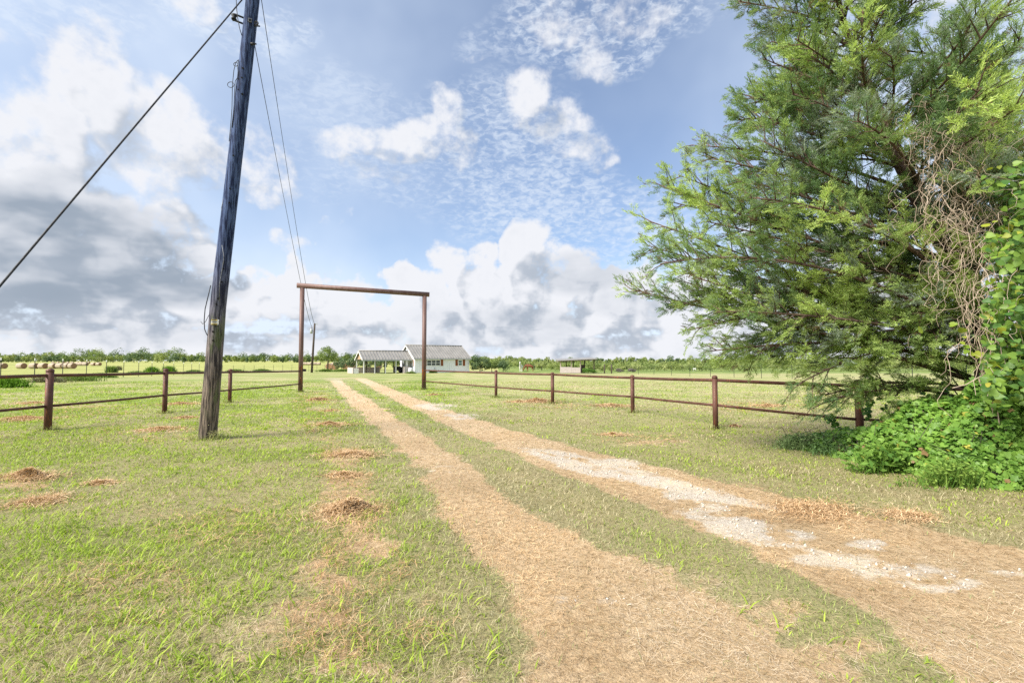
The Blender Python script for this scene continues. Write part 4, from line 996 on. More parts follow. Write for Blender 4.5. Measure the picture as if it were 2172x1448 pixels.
m = MB(); q = S3(1243, 778); m.box((r_[0] + .1, 1.2, .05), (q[0], 1.28, 1.4)); m.build('dark_feeder_panel', M['wood_dark'], shed)

def horse(name, label, px, py, ang, coat, mane, graze=True, s=1.0):
    """one skinned body: trunk, neck, head and four jointed legs; mane and tail are children"""
    g = gp(px, py); o = thing(name, label, 'horse', g, ang, 'horses in the far pasture')
    J = {'pel': (-.55, 0, 1.22), 'mid': (0, 0, 1.16), 'che': (.48, 0, 1.18), 'wit': (.62, 0, 1.30)}
    if graze: J.update({'n1': (.92, 0, 1.12), 'n2': (1.15, 0, .72), 'pol': (1.26, 0, .42), 'mid_h': (1.36, 0, .22), 'muz': (1.42, 0, .06)})
    else: J.update({'n1': (.88, 0, 1.52), 'n2': (1.02, 0, 1.78), 'pol': (1.10, 0, 1.95), 'mid_h': (1.34, 0, 1.82), 'muz': (1.52, 0, 1.66)})
    R = {'pel': .30, 'mid': .33, 'che': .29, 'wit': .25, 'n1': .19, 'n2': .14, 'pol': .11, 'mid_h': .09, 'muz': .065}
    E = [('pel', 'mid'), ('mid', 'che'), ('che', 'wit'), ('wit', 'n1'), ('n1', 'n2'), ('n2', 'pol'), ('pol', 'mid_h'), ('mid_h', 'muz')]
    for sd_ in (-1, 1):
        k = str(sd_); st = .10 * sd_
        J.update({'hip' + k: (-.60, .15 * sd_, 1.0), 'stf' + k: (-.42 + st, .16 * sd_, .78), 'hok' + k: (-.72 + st, .15 * sd_, .50), 'fet' + k: (-.66 + st, .15 * sd_, .12), 'hof' + k: (-.60 + st, .15 * sd_, .02)})
        J.update({'sho' + k: (.50, .15 * sd_, .98), 'elb' + k: (.46 - st, .15 * sd_, .75), 'kne' + k: (.50 - st, .15 * sd_, .45), 'ffe' + k: (.48 - st, .15 * sd_, .12), 'fho' + k: (.53 - st, .15 * sd_, .02)})
        R.update({'hip' + k: .19, 'stf' + k: .12, 'hok' + k: .06, 'fet' + k: .045, 'hof' + k: .06, 'sho' + k: .16, 'elb' + k: .10, 'kne' + k: .06, 'ffe' + k: .042, 'fho' + k: .058})
        E += [('pel', 'hip' + k), ('hip' + k, 'stf' + k), ('stf' + k, 'hok' + k), ('hok' + k, 'fet' + k), ('fet' + k, 'hof' + k), ('che', 'sho' + k), ('sho' + k, 'elb' + k), ('elb' + k, 'kne' + k), ('kne' + k, 'ffe' + k), ('ffe' + k, 'fho' + k)]
        J['ear' + k] = tuple(np.array(J['pol']) + np.array([-.04 if not graze else .10, .06 * sd_, .12 if not graze else .10])); R['ear' + k] = .022; E.append(('pol', 'ear' + k))
    names = list(J); me = bpy.data.meshes.new('body'); me.from_pydata([tuple(np.array(J[k]) * s) for k in names], [(names.index(a), names.index(b)) for a, b in E], [])
    ob = link('body', me, coat, o)
    md = ob.modifiers.new('skin', 'SKIN'); md.use_smooth_shade = True
    for i, k in enumerate(names): me.skin_vertices[0].data[i].radius = (R[k] * s, R[k] * s * (0.92 if k in ('pel', 'mid', 'che') else 1)); 
    me.skin_vertices[0].data[names.index('pel')].use_root = True
    sb_ = ob.modifiers.new('sub', 'SUBSURF'); sb_.levels = 1; sb_.render_levels = 2
    MB().tube([np.array(p) * s for p in ((-.84, 0, 1.26), (-.98, 0, 1.05), (-.98, 0, .7), (-.94, 0, .42))], [.05, .08, .075, .02], 10).build('tail', mane, o)
    if graze: mp = ((.66, 0, 1.52), (.98, 0, 1.30), (1.25, 0, .85), (1.33, 0, .55))
    else: mp = ((.66, 0, 1.52), (.80, 0, 1.74), (.92, 0, 1.96), (1.04, 0, 2.06))
    MB().tube([np.array(p) * s for p in mp], [.04, .06, .055, .03], 8).build('mane', mane, o)
    return o
M['bay'] = mat_noisy('bay_horse_coat', (0.13, 0.045, 0.018), (0.19, 0.07, 0.03), 4, rough=0.6)
M['grey_coat'] = mat_noisy('white_horse_coat', (0.62, 0.60, 0.57), (0.74, 0.72, 0.70), 4, rough=0.7)
horse('horse', 'bay horse grazing with its head down in the pasture', 1124, 787.5, PI - .15, M['bay'], M['black'])
horse('horse', 'white horse standing end on beside the grazing bay', 1105, 788, -PI / 2 - .2, M['grey_coat'], M['white_trim'], False, .92)

# ------------------------------------------------------------------ round bales
def bale_mesh(L, R_):
    m = MB(); n = 28
    m.tube([(-L / 2, 0, R_), (-L / 2 + .05, 0, R_), (-L * .2, 0, R_), (L * .2, 0, R_), (L / 2 - .05, 0, R_), (L / 2, 0, R_)], [R_ * .95, R_, R_ * 1.01, R_ * 1.01, R_, R_ * .95], n, False)
    return m
def bale_end(L, R_, s):
    m = MB(); n = 28
    for k in range(6):
        r0, r1 = R_ * .95 * k / 6, R_ * .95 * (k + 1) / 6; x0 = s * (L / 2 + (.02 if k % 2 else 0.0)); x1 = s * (L / 2 + (.02 if (k + 1) % 2 else 0.0)) if k < 5 else s * L / 2
        for j in range(n):
            a, b = 2 * PI * j / n, 2 * PI * (j + 1) / n
            q = [(x0, r0 * math.cos(a), R_ + r0 * math.sin(a)), (x1, r1 * math.cos(a), R_ + r1 * math.sin(a)), (x1, r1 * math.cos(b), R_ + r1 * math.sin(b)), (x0, r0 * math.cos(b), R_ + r0 * math.sin(b))]
            if k == 0: q = q[:3]
            m.face(q if s > 0 else q[::-1], True)
    return m
proto = thing('hay_bale', 'x', 'hay bale', (0, 0, 0), 0, 'round bales in the meadow')
bale_mesh(1.75, .72).build('bale_side', M['hay'], proto); bale_end(1.75, .72, -1).build('bale_face', M['hay_end'], proto); bale_end(1.75, .72, 1).build('bale_face', M['hay_end'], proto)
first = [proto]
def bale(px, py, ang, label, group, s=1.0):
    o = first.pop() if first else copy_tree(proto)
    o.location = tuple(gp(px, py)); o.rotation_euler = (0, 0, ang); o.scale = (s, s, s); o['label'] = label; o['group'] = group
G1 = 'round bales in the meadow row nearest the wire fence'
for px, lab in ((4, 'round hay bale cut by the left edge of the photo'), (45, 'round hay bale standing apart, second from the left edge'), (72, 'round hay bale just left of the first steel fence stake'), (91, 'short round hay bale left of the leftmost pipe post'),
                (113, 'round hay bale showing just above the leftmost pipe post'), (128, 'round hay bale in the right hand cluster, its left one'), (140, 'round hay bale behind the second steel fence stake'), (151, 'round hay bale at the right end of the near row')):
    bale(px, 781.8, -.25 + random.uniform(-.12, .12), lab, G1)
for px, py, lab in ((699, 783.5, 'round hay bale end on, at the foot of the lone tree'), (711, 783.5, 'round hay bale end on, just right of the lone tree'), (733.5, 783.5, 'round hay bale end on, halfway from lone tree to carport'), (748, 783.5, 'round hay bale end on, by the open end of the carport'),
                    (777, 783, 'round hay bale seen between the first carport posts'), (803, 783, 'round hay bale seen through the middle of the carport')):
    bale(px, py, PI / 2 + .1, lab, 'round bales end on behind the carport')
far = [(112, 770.3), (123, 770.3), (135, 770.3), (144, 770.5), (153, 770.5), (164, 771), (171, 771), (178, 771), (188, 771), (164, 775.5), (172, 775.5), (181, 775.5), (198, 775.6), (209, 775.6)]
for px, py in far: bale(px, py, random.uniform(-.4, .4), 'tiny far round hay bale in the rows beyond the near left bales', 'tiny far bales on the left')
for px, py in [(645, 774), (651, 774), (657, 774), (708, 775.5), (714, 775.5), (719, 774.5), (724, 776), (729, 776), (736, 776), (668, 774), (676, 774)]:
    bale(px, py, random.uniform(-.4, .4), 'tiny far round hay bale around the far pole and lone tree', 'tiny far bales behind the far pole')

# ------------------------------------------------------------------ steel stake wire fences
def stake_fence(label, pts, hh, wires, cap=True, lean=0.03):
    b0 = np.array(pts[0]); o = thing('wire_fence', label, 'wire fence', b0, 0, 'wire fences on steel stakes')
    for p in pts:
        p = np.array(p) - b0; l = random.uniform(-.5, 1) * lean * hh; m = MB()
        tp = p + np.array([l, 0, hh]); m.box((-.022, -.005, 0), (.022, .005, 1), lambda v: p + (tp - p) * v[2] + np.array([v[0], v[1], -.2 if v[2] == 0 else 0])); m.box((-.004, .0055, 0), (.004, .04, 1), lambda v: p + (tp - p) * v[2] + np.array([v[0], v[1], 0]))
        s = m.build('post', M['tpost'], o)
        if cap: c = MB(); c.box((-.026, -.009, .90), (.026, .009, 1.003), lambda v: p + (tp - p) * v[2] + np.array([v[0], v[1], 0])); c.build('painted_tip', M['white_trim'], s)
    for k in range(wires):
        z = hh * (.25 + .68 * k / max(1, wires - 1)); m = MB(); q = [np.array(p) - b0 + (0, -.03, z) for p in pts]
        m.tube(q, [max(.004, .00008 * p[1]) for p in pts], 4); m.build('wire', M['steel'], o)
P0 = np.array([-35.6, 34.0]); dr_ = np.array([-.325, .945]); pts = []
for k in range(-3, 12):
    p = P0 + dr_ * 3.45 * k; pts.append((p[0], p[1], float(gz(p[0], p[1]))))
stake_fence('wire fence on dark steel stakes along the left meadow', pts, 1.72, 4)
e = np.array(pts[-1][:2]); f = gp(705, 787)[:2]; pts2 = []
for k in range(1, 15):
    p = e + (f - e) * k / 14; pts2.append((p[0], p[1], float(gz(p[0], p[1]))))
stake_fence('wire fence on thin dark stakes running behind the far pole', pts2, 1.3, 4, False)
pr = []
for px, Yd in ((1330, 71), (1354, 66.5), (1387, 61.5), (1424, 57), (1463, 53), (1507, 49.3), (1557, 46), (1615, 43), (1680, 40.3), (1755, 37.8), (1840, 35.5), (1935, 33.4), (2050, 31.4), (2180, 29.5)):
    x = at(px, 790, Yd)[0]; pr.append((x, Yd, float(gz(x, Yd))))
stake_fence('wire fence on dark stakes behind the right pasture', pr, 1.25, 4, False)
for px, lab in ((1282, 'left one of two dark timber posts right of the shed'), (1297, 'right one of two dark timber posts right of the shed')):
    g = gp(px, 792); o = thing('timber_post', lab, 'post', g, 0, 'timber posts beside the shed'); MB().tube([(0, 0, -.3), (.02, 0, 1.45)], .10, 10).build('shaft', M['wood_dark'], o)
    MB().tube([(.02, 0, 1.448), (.02, 0, 1.49)], [.10, .06], 10).build('cap', M['wood_dark'], o)
g = gp(1473, 787.5); o = thing('small_sign', 'small white frame standing by the far wood at right', 'sign', g); 
for x in (-.4, .4): MB().tube([(x, 0, -.1), (x, 0, .95)], .035, 8).build('leg', M['white_trim'], o)
MB().box((-.48, -.03, .7), (.48, -.04 + .02, 1.05)).build('panel', M['white_trim'], o)
# ------------------------------------------------------------------ leaves as small tilted faces, each with its own tint
def leaf_cloud(P, L, w, tint, nrm=None, spread=1.0, shape='rhomb'):
    n = len(P); d = RNG.normal(0, 1, (n, 3)); 
    if nrm is not None:
        N_ = nrm + RNG.normal(0, spread, (n, 3)); N_ /= np.linalg.norm(N_, axis=1)[:, None] + 1e-9
        d -= N_ * (d * N_).sum(1)[:, None]
    d /= np.linalg.norm(d, axis=1)[:, None] + 1e-9
    s = RNG.normal(0, 1, (n, 3)) if nrm is None else np.cross(N_, d)
    s -= d * (s * d).sum(1)[:, None]; s /= np.linalg.norm(s, axis=1)[:, None] + 1e-9
    nz = np.cross(d, s); flip = (nz[:, 2] < 0); s[flip] *= -1; nz[flip] *= -1
    L = np.broadcast_to(L, (n,))[:, None]; w = np.broadcast_to(w, (n,))[:, None]
    if shape == 'rhomb': O = [(-.5, 0, 0), (0.05, -.5, .05), (.5, 0, 0), (0.05, .5, .05)]; fan = False
    elif shape == 'ivy': O = [(0, 0, 0), (-.38, .0, -.06), (-.30, -.42, .03), (.02, -.34, .05), (.12, -.52, -.02), (.30, -.20, .04), (.58, 0, -.10), (.30, .20, .04), (.12, .52, -.02), (.02, .34, .05), (-.30, .42, .03)]; fan = True
    else: O = [(0, 0, 0), (-.36, 0, 0), (-.48, -.22, .07), (-.30, -.46, .10), (.02, -.46, .08), (.34, -.22, .02), (.58, 0, -.08), (.34, .22, .02), (.02, .46, .08), (-.30, .46, .10), (-.48, .22, .07)]; fan = True
    V = np.stack([P + d * (L * a) + s * (w * b) + nz * (L * c) for a, b, c in O], 1).reshape(-1, 3); k = len(O); i = np.arange(n) * k
    if not fan: return V, np.stack([i, i + 1, i + 2, i + 3], 1), np.zeros((0, 3), int), np.repeat(tint, 4, axis=0)
    T = np.concatenate([np.stack([i, i + a, i + (a + 1 if a + 1 < k else 1)], 1) for a in range(1, k)])
    return V, np.zeros((0, 4), int), T, np.repeat(tint, k, axis=0)

def crown_cloud(c, rx, ry, rz, nclump, nleaf, L, lo, hi, seed=0, clump_r=0.38):
    """leaves gathered in clumps through an ellipsoid crown, sparse between the clumps"""
    th = RNG.random(nclump) * 2 * PI; u = RNG.random(nclump) * 1.75 - 0.75; q = np.sqrt(np.clip(1 - u * u, 0, 1)); rad = 0.35 + 0.45 * RNG.random(nclump) ** 0.5
    cc = np.stack([q * np.cos(th), q * np.sin(th), u], 1) * rad[:, None]
    cs = clump_r * (0.65 + 0.7 * RNG.random(nclump)); ct = RNG.random(nclump)
    k = RNG.integers(0, nclump, nleaf); d = RNG.normal(0, 1, (nleaf, 3)); d /= np.linalg.norm(d, axis=1)[:, None]
    P = cc[k] + d * (cs[k] * (0.55 + 0.5 * RNG.random(nleaf) ** 0.5))[:, None]
    P = np.array(c) + P * np.array([rx, ry, rz]); n = d * 0.9 + np.array([0, 0, .35])
    t = np.clip(ct[k] * 0.65 + RNG.random(nleaf) * 0.35, 0, 1)
    return leaf_cloud(P, L * (0.6 + 0.8 * RNG.random(nleaf)), L * 0.7, lerp(lo, hi, t), n, 0.55)

def foliage_obj(name, parts, mat, parent=None, loc=None):
    V, Q, T, C = merge(parts); return link(name, mesh_np(name, V, [Q, T], {'tint': C}), mat, parent, loc)

GREENS = [((.10, .15, .05), (.28, .36, .12)), ((.13, .18, .05), (.36, .42, .14)), ((.07, .12, .065), (.20, .27, .13)), ((.15, .20, .07), (.42, .46, .19))]
# far wood on the left and behind the house: hundreds of crowns that read as one mass
parts = []
for k in range(760):
    row = k % 3; px = -700 + 3400 * (k / 760.0) + random.uniform(-6, 6); Y = 545 + 28 * row + random.uniform(-10, 10)
    p = at(px, 765, Y); z0 = float(gz(p[0], Y))
    tall = 0.75 + 0.55 * float(fbm(np.array([px * .011]), np.array([3.0 + row]), 3, 4)[0]) * 1.2
    tall *= 1.25 if 160 < px < 420 else (1.0 if px < 980 else .62)
    h = (8.3 + 6.0 * random.random() ** 1.5) * tall * (0.66 if row == 0 else 1.0); w = h * random.uniform(.45, .65)
    lo, hi = GREENS[(2 if random.random() < .35 else random.choice((0, 1, 3)))]
    parts.append(crown_cloud((p[0], Y, z0 + h * .52), w, w, h * .54, 12, 340, 1.35, lo, hi))
tag(foliage_obj('far_wood', parts, M['farleaf']), kind='stuff')
parts = []
for k in range(420):
    row = k % 3; px = 985 + 1650 * (k / 420.0) + random.uniform(-5, 5); Y = 146 + 6 * row + random.uniform(-3, 3); p = at(px, 780, Y); z0 = float(gz(p[0], Y))
    h = (2.8 + 0.9 * random.random()) * (0.7 if row == 0 else 1.0) * (1.0 + 0.55 * float(ss(1480, 1640, px))); w = h * random.uniform(.55, .8)
    lo, hi = GREENS[random.choice((1, 3, 3, 1, 0))]
    parts.append(crown_cloud((p[0], Y, z0 + h * .5), w, w, h * .52, 9, 260, .34, lo, hi))
tag(foliage_obj('young_wood', parts, M['farleaf']), kind='stuff')

def tree(name, label, cat, px, py, h, w, crown_lo, nclump, nleaf, L, pal, group=None, trunk_r=.1, Y=None):
    g = gp(px, py) if Y is None else np.array([at(px, py, Y)[0], Y, float(gz(at(px, py, Y)[0], Y))])
    o = thing(name, label, cat, g, 0, group); lo, hi = pal
    if trunk_r:
        m = MB(); m.tube([(0, 0, -.3), (.03, 0, h * .35), (-.05, .05, h * .7)], [trunk_r * 1.2, trunk_r, trunk_r * .4], 8)
        for k in range(6): a = k * 1.05 + random.random(); m.tube([(0, 0, h * (.3 + .05 * k)), (math.cos(a) * w * .4, math.sin(a) * w * .4, h * (.48 + .05 * k)), (math.cos(a) * w * .75, math.sin(a) * w * .75, h * (.58 + .05 * k))], [trunk_r * .55, trunk_r * .35, trunk_r * .12], 6)
        m.build('trunk', M['bark_grey'], o)
    foliage_obj('crown', [crown_cloud((0, 0, h * (crown_lo + 1) / 2), w, w, h * (1 - crown_lo) / 2, nclump, nleaf, L, lo, hi, clump_r=.34)], M['farleaf'], o); return o
YL = gp(697, 786)[1]
tree('lone_tree', 'lone spreading tree between the far pole and the carport', 'tree', 695, 786, 5.0, 2.0, .32, 17, 1500, .25, GREENS[0], None, .13)
tree('dark_bush', 'dark rounded bush right of the lone tree', 'bush', 724, 784.5, 2.6, 1.6, .05, 14, 1400, .22, GREENS[2], 'bushes behind the carport', .06)
tree('dark_bush', 'dark leafy bush just left of the carport roof end', 'bush', 749, 784.5, 2.9, 1.5, .05, 14, 1400, .22, GREENS[2], 'bushes behind the carport', .06)
for px, lab in ((778, 'broad green bush seen through the left carport bays'), (806, 'broad green bush seen through the middle carport bays'), (836, 'broad green bush seen through the right carport bays')):
    tree('green_bush', lab, 'bush', px, 784.5, 3.0, 1.9, .0, 15, 1700, .22, GREENS[random.choice((0, 2))], 'bushes behind the carport', .06)
tree('tall_bush', 'tall dark green bush touching the right end of the house', 'bush', 1018, 789, 3.1, 2.0, .0, 18, 2400, .20, GREENS[2], 'bushes right of the house', .07)
tree('tall_bush', 'dark green bush, second to the right of the house', 'bush', 1043, 788.5, 2.6, 1.5, .0, 15, 1800, .20, GREENS[0], 'bushes right of the house', .06)
tree('tall_bush', 'dark green bush with pointed top, third right of the house', 'bush', 1067, 788.5, 2.5, 1.6, .0, 15, 1800, .20, GREENS[2], 'bushes right of the house', .06)
tree('small_tree', 'olive green small tree between the bay horse and the shed', 'tree', 1149, 786, 2.2, 1.35, .15, 14, 1500, .18, GREENS[3], None, .07)
tree('low_bush', 'low green bush at the right end of the shed', 'bush', 1250, 792.5, .95, 1.4, .0, 12, 1200, .14, ((.04, .10, .015), (.12, .24, .04)), None, 0)
for px, lab in ((1314, 'left of two grey brush heaps behind the third right fence post'), (1338, 'right of two grey brush heaps behind the third right fence post')):
    tree('brush_heap', lab, 'brush heap', px, 789, .8, 1.1, .0, 10, 700, .16, ((.09, .08, .075), (.26, .23, .22)), 'brush heaps by the wood', 0)

# weeds along the left wire fence
def weed(name, label, px, py, w, d, h, pal, n=900, L=.11, group='weeds along the wire fence'):
    g = gp(px, py); lo, hi = pal; o = thing(name, label, 'weeds', g, 0, group)
    m = int(n * .6); x = RNG.normal(0, .42, m) * w; y = RNG.normal(0, .42, m) * d; hh = h * (0.5 + 0.6 * RNG.random(m)) * np.exp(-(x / w) ** 2 * .6)
    az = RNG.random(m) * 2 * PI; lean = .25 + .35 * RNG.random(m); z0 = gz(x + g[0], y + g[1]) - g[2]
    dx, dy = np.cos(az), np.sin(az); wd = np.maximum(.006, .0007 * g[1])
    V = np.stack([np.stack([x - dy * wd, y + dx * wd, z0], 1), np.stack([x + dy * wd, y - dx * wd, z0], 1), np.stack([x + dx * lean * hh, y + dy * lean * hh, z0 + hh], 1)], 1).reshape(-1, 3)
    i = np.arange(m) * 3; T = np.stack([i, i + 1, i + 2], 1); r = RNG.random(m)
    k = RNG.integers(0, m, n * 2); f = (0.25 + .75 * RNG.random(n * 2))
    P = np.stack([x[k] + dx[k] * lean[k] * hh[k] * f, y[k] + dy[k] * lean[k] * hh[k] * f, z0[k] + hh[k] * f], 1) + RNG.normal(0, .04, (n * 2, 3))
    b = leaf_cloud(P, L * (0.6 + .8 * RNG.random(n * 2)), L * .45, lerp(lo, hi, RNG.random(n * 2)), np.tile((0, -.2, .8), (n * 2, 1)), .6)
    foliage_obj('foliage', [(V, np.zeros((0, 4), int), T, np.repeat(lerp(lo, hi, r), 3, axis=0)), b], M['farleaf'], o); return o
BR = ((.06, .15, .012), (.20, .36, .04)); MG = ((.08, .14, .03), (.24, .34, .09)); GB = ((.10, .10, .06), (.26, .25, .15))
weed('weed_clump', 'bright green weed clump at the left edge behind the pipe fence', 18, 822, 1.0, .55, .62, BR, 1500, .10)
weed('weed_clump', 'dull weeds under the pipe rail, between bright clump and leftmost post', 100, 811, 1.4, .5, .5, GB, 700)
weed('weed_clump', 'green weeds at the fence line right of the leftmost pipe post', 165, 808, 1.9, .6, .52, MG, 1000)
weed('weed_clump', 'dark green weeds at the fence line, left of the willowy bush', 215, 801, 1.4, .7, .5, MG, 900)
weed('willowy_bush', 'upright willowy green bush by the wire fence', 236, 790, .75, .6, 1.15, MG, 1300, .13)
weed('weed_clump', 'small pale green shrub in the meadow right of the willowy bush', 251, 785, .55, .5, .95, GB, 500)
weed('weed_clump', 'green weeds at the fence line, left of the second pipe post', 290, 795, 1.7, .7, .55, MG, 900)
weed('weed_clump', 'yellow green tall weeds behind the second pipe post', 322, 790, 1.1, .6, 1.05, BR, 1200)
weed('weed_clump', 'yellow green tall weeds just right of the second pipe post', 358, 790, 1.2, .6, 1.15, BR, 1300)
weed('weed_clump', 'dark weeds left of the pole along the wire fence', 412, 790, 1.6, .6, .5, MG, 900)
weed('weed_clump', 'dark weeds right of the pole along the wire fence', 500, 788, 1.8, .6, .45, MG, 900)
weed('weed_clump', 'round green weeds along the wire fence left of the gateway', 556, 787.5, 1.8, .6, .5, MG, 900)
weed('weed_clump', 'green weeds at the foot of the lone tree', 690, 788, 1.6, .5, .5, MG, 900, .12, 'weeds along the yard edge')
weed('weed_clump', 'green weeds along the yard edge between lone tree and carport', 728, 788, 2.2, .5, .5, MG, 1200, .12, 'weeds along the yard edge')
weed('weed_clump', 'dark green weeds against the house wall under the double window', 918, 791, .7, .3, .45, ((.03, .08, .015), (.10, .18, .04)), 700, .10, 'weeds at the house')
weed('weed_clump', 'small weeds by the house corner near the air conditioner', 872, 792, .8, .3, .35, MG, 500, .09, 'weeds at the house')
weed('grass_tuft', 'seedy grass tuft growing at the foot of the utility pole', 452, 932, .13, .10, .22, ((.22, .22, .10), (.42, .40, .22)), 60, .03, 'tufts at post feet')
weed('tall_grass', 'tall thin grass behind the ivy beside the fence post', 1935, 930, .35, .3, .75, ((.10, .14, .05), (.30, .32, .15)), 260, .03, 'tall weeds by the ivy')
weed('weed_clump', 'grey green weeds at the left tip of the ivy', 1705, 952, .45, .25, .26, ((.08, .14, .05), (.24, .33, .14)), 900, .045, 'tall weeds by the ivy')
weed('weed_clump', 'grey green weeds in front of the fence post by the ivy', 1795, 962, .5, .25, .30, ((.07, .14, .05), (.20, .32, .12)), 1200, .05, 'tall weeds by the ivy')
# ------------------------------------------------------------------ the big cedar at right
TB = np.array([7.15, 6.95, 0.0]); TB[2] = float(gz(TB[0], TB[1]))
TZ = [0, 1.5, 2.8, 3.6, 5.0, 7.0, 9.0, 10.0]; TX = [7.42, 7.25, 7.0, 6.55, 6.0, 5.5, 5.2, 5.1]; TY = [6.95, 6.95, 6.98, 7.0, 7.1, 7.3, 7.4, 7.45]
def trunk(z): return np.array([np.interp(z, TZ, TX), np.interp(z, TZ, TY), z])
RZ = [.6, 1.0, 1.5, 2.0, 2.6, 3.4, 4.2, 5.0, 6.0, 7.0, 8.0, 9.0, 9.9]; RR = [2.4, 3.2, 4.0, 4.5, 4.75, 4.35, 3.55, 2.65, 1.9, 1.5, 1.1, .7, .3]
def reach(z, az):
    r = np.interp(z, RZ, RR); left = -math.cos(az); front = -math.sin(az)
    k = 0.80 + 0.20 * left
    if front > 0: k *= 1 - 0.40 * front * (1 - 0.3 * max(left, 0))
    return r * k
cedar = thing('cedar_tree', 'large green cedar tree overhanging the fence at right', 'tree', TB)
tk_ = MB()
tk_.tube([trunk(z) - TB + (0, 0, -.4 if z == 0 else 0) for z in (0, .5, 1, 1.5, 2, 2.4, 2.8, 3.2, 3.6, 4.2, 5, 6, 7, 8, 9)], [.24, .19, .17, .16, .155, .15, .145, .13, .13, .11, .09, .065, .045, .03, .015], 18, True, .08)
tk_.build('trunk', M['bark'], cedar)
lead = [np.array(p) - TB for p in ((7.03, 6.97, 2.6), (7.05, 7.0, 3.3), (7.05, 7.1, 4.2), (7.2, 7.25, 5.0), (7.35, 7.4, 5.9), (7.5, 7.5, 6.6))]
MB().tube(lead, [.13, .12, .10, .07, .045, .02], 14, True, .08).build('second_stem', M['bark'], cedar)

limb = MB(); SPP, SPD, SPT = [], [], []      # spray positions, directions, tint base
def bez(a, b, c, n): return [a * (1 - t) ** 2 + b * 2 * t * (1 - t) + c * t * t for t in np.linspace(0, 1, n)]
random.seed(23)
def grow(a, tip, sag, thick, dens=1.0, t0=0.30, bright=0.0):
    d = tip - a; Ln = np.linalg.norm(d); ctl = a + d * 0.5 + np.array([0, 0, sag]) + np.random.normal(0, .09 * Ln, 3)
    pts = bez(a, ctl, tip, 12); limb.tube([p - TB for p in pts], list(np.linspace(thick, .008, 12)), 7, True, .06)
    pa = np.array(pts); ns = int(Ln * 8.0 * dens) + 3
    for i in range(ns):
        t = t0 + (1 - t0) * ((i + random.random()) / ns); f = t * 11; k = min(int(f), 10); p = pa[k] + (pa[k + 1] - pa[k]) * (f - k)
        tg = pa[min(k + 1, 11)] - pa[max(k - 1, 0)]; tg /= np.linalg.norm(tg)
        side = np.cross(tg, [0, 0, 1.0]); side /= np.linalg.norm(side) + 1e-6; up = np.cross(side, tg)
        sgn = 1 if i % 2 else -1; a1 = random.uniform(.5, 1.05); roll = random.gauss(.1, .85)
        dv = tg * math.cos(a1) + (side * sgn * math.cos(roll) + up * math.sin(roll)) * math.sin(a1)
        L2 = random.uniform(.32, .75) * (1.15 - .65 * t) * min(1.0, .5 + Ln * .2) + .08
        end = p + dv * L2 + np.array([0, 0, (-.07 if p[2] < 2.2 else .05) * random.random()]); mid = p + dv * L2 * .5 + np.array([0, 0, .03])
        if L2 > .22: limb.tube([p - TB, mid - TB, end - TB], [.011, .007, .003], 3, False)
        nsp = int(L2 / .031) + 1
        for j in range(nsp):
            u = .18 + .82 * (j + random.random()) / nsp; q = p + (end - p) * u + np.random.normal(0, .03, 3)
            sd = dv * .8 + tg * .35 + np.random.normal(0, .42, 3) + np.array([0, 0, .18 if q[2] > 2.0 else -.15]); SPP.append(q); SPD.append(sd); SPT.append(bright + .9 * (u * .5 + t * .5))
np.random.seed(5)
# limbs whose tips make the outline seen in the photo
TIPS = [(1990, 640, 6.4), (1960, 700, 6.5), (2010, 590, 6.2), (1925, 640, 6.3), (1975, 745, 6.6), (1890, 690, 6.4), (2035, 680, 6.3), (1336, 612, 7.6), (1372, 520, 7.5), (1380, 470, 7.4), (1405, 395, 7.3), (1440, 372, 7.6), (1465, 308, 7.4), (1490, 330, 7.0), (1565, 255, 7.3), (1590, 205, 7.2), (1620, 125, 7.4), (1640, 95, 7.6), (1675, 60, 7.3), (1715, -30, 7.5), (1735, 40, 7.2), (1790, -60, 7.4), (1850, 20, 7.2), (1900, -120, 7.3), (1980, -60, 7.2),
        (1400, 560, 7.0), (1430, 650, 7.4), (1460, 700, 7.2), (1500, 745, 7.0), (1545, 742, 7.6), (1480, 590, 6.6), (1520, 660, 6.4), (1590, 765, 7.3), (1690, 815, 6.8), (1738, 858, 6.9), (1750, 838, 7.3), (1430, 430, 7.9), (1500, 470, 6.7), (1560, 380, 6.6), (1620, 300, 6.5), (1680, 200, 6.6), (1720, 120, 6.7), (1880, 700, 7.8),
        (2075, 60, 7.6), (2110, 130, 7.4), (2065, 140, 7.8), (2150, 190, 7.2), (2130, 240, 7.5), (2190, 215, 7.4), (2150, 420, 7.8)]
for (px, py, Y) in TIPS:
    tip = at(px, py, Y); r = np.hypot(tip[0] - 6.6, tip[1] - 7.0)
    zs = np.clip(tip[2] - (.35 * r if tip[2] > 2.4 else (-.15 * r if tip[2] < 1.7 else .05 * r)), 1.2, 8.5) + random.uniform(-.5, .4)
    src = trunk(zs) if px < 2030 else TB + lead[int(np.clip((zs - 2.6) / 1.1, 0, 4))]
    grow(src, tip, (.10 if tip[2] > 2.0 else .35) * r * .4, .013 + .0048 * r, 1.0, .30 if tip[2] > 2.4 else .16)
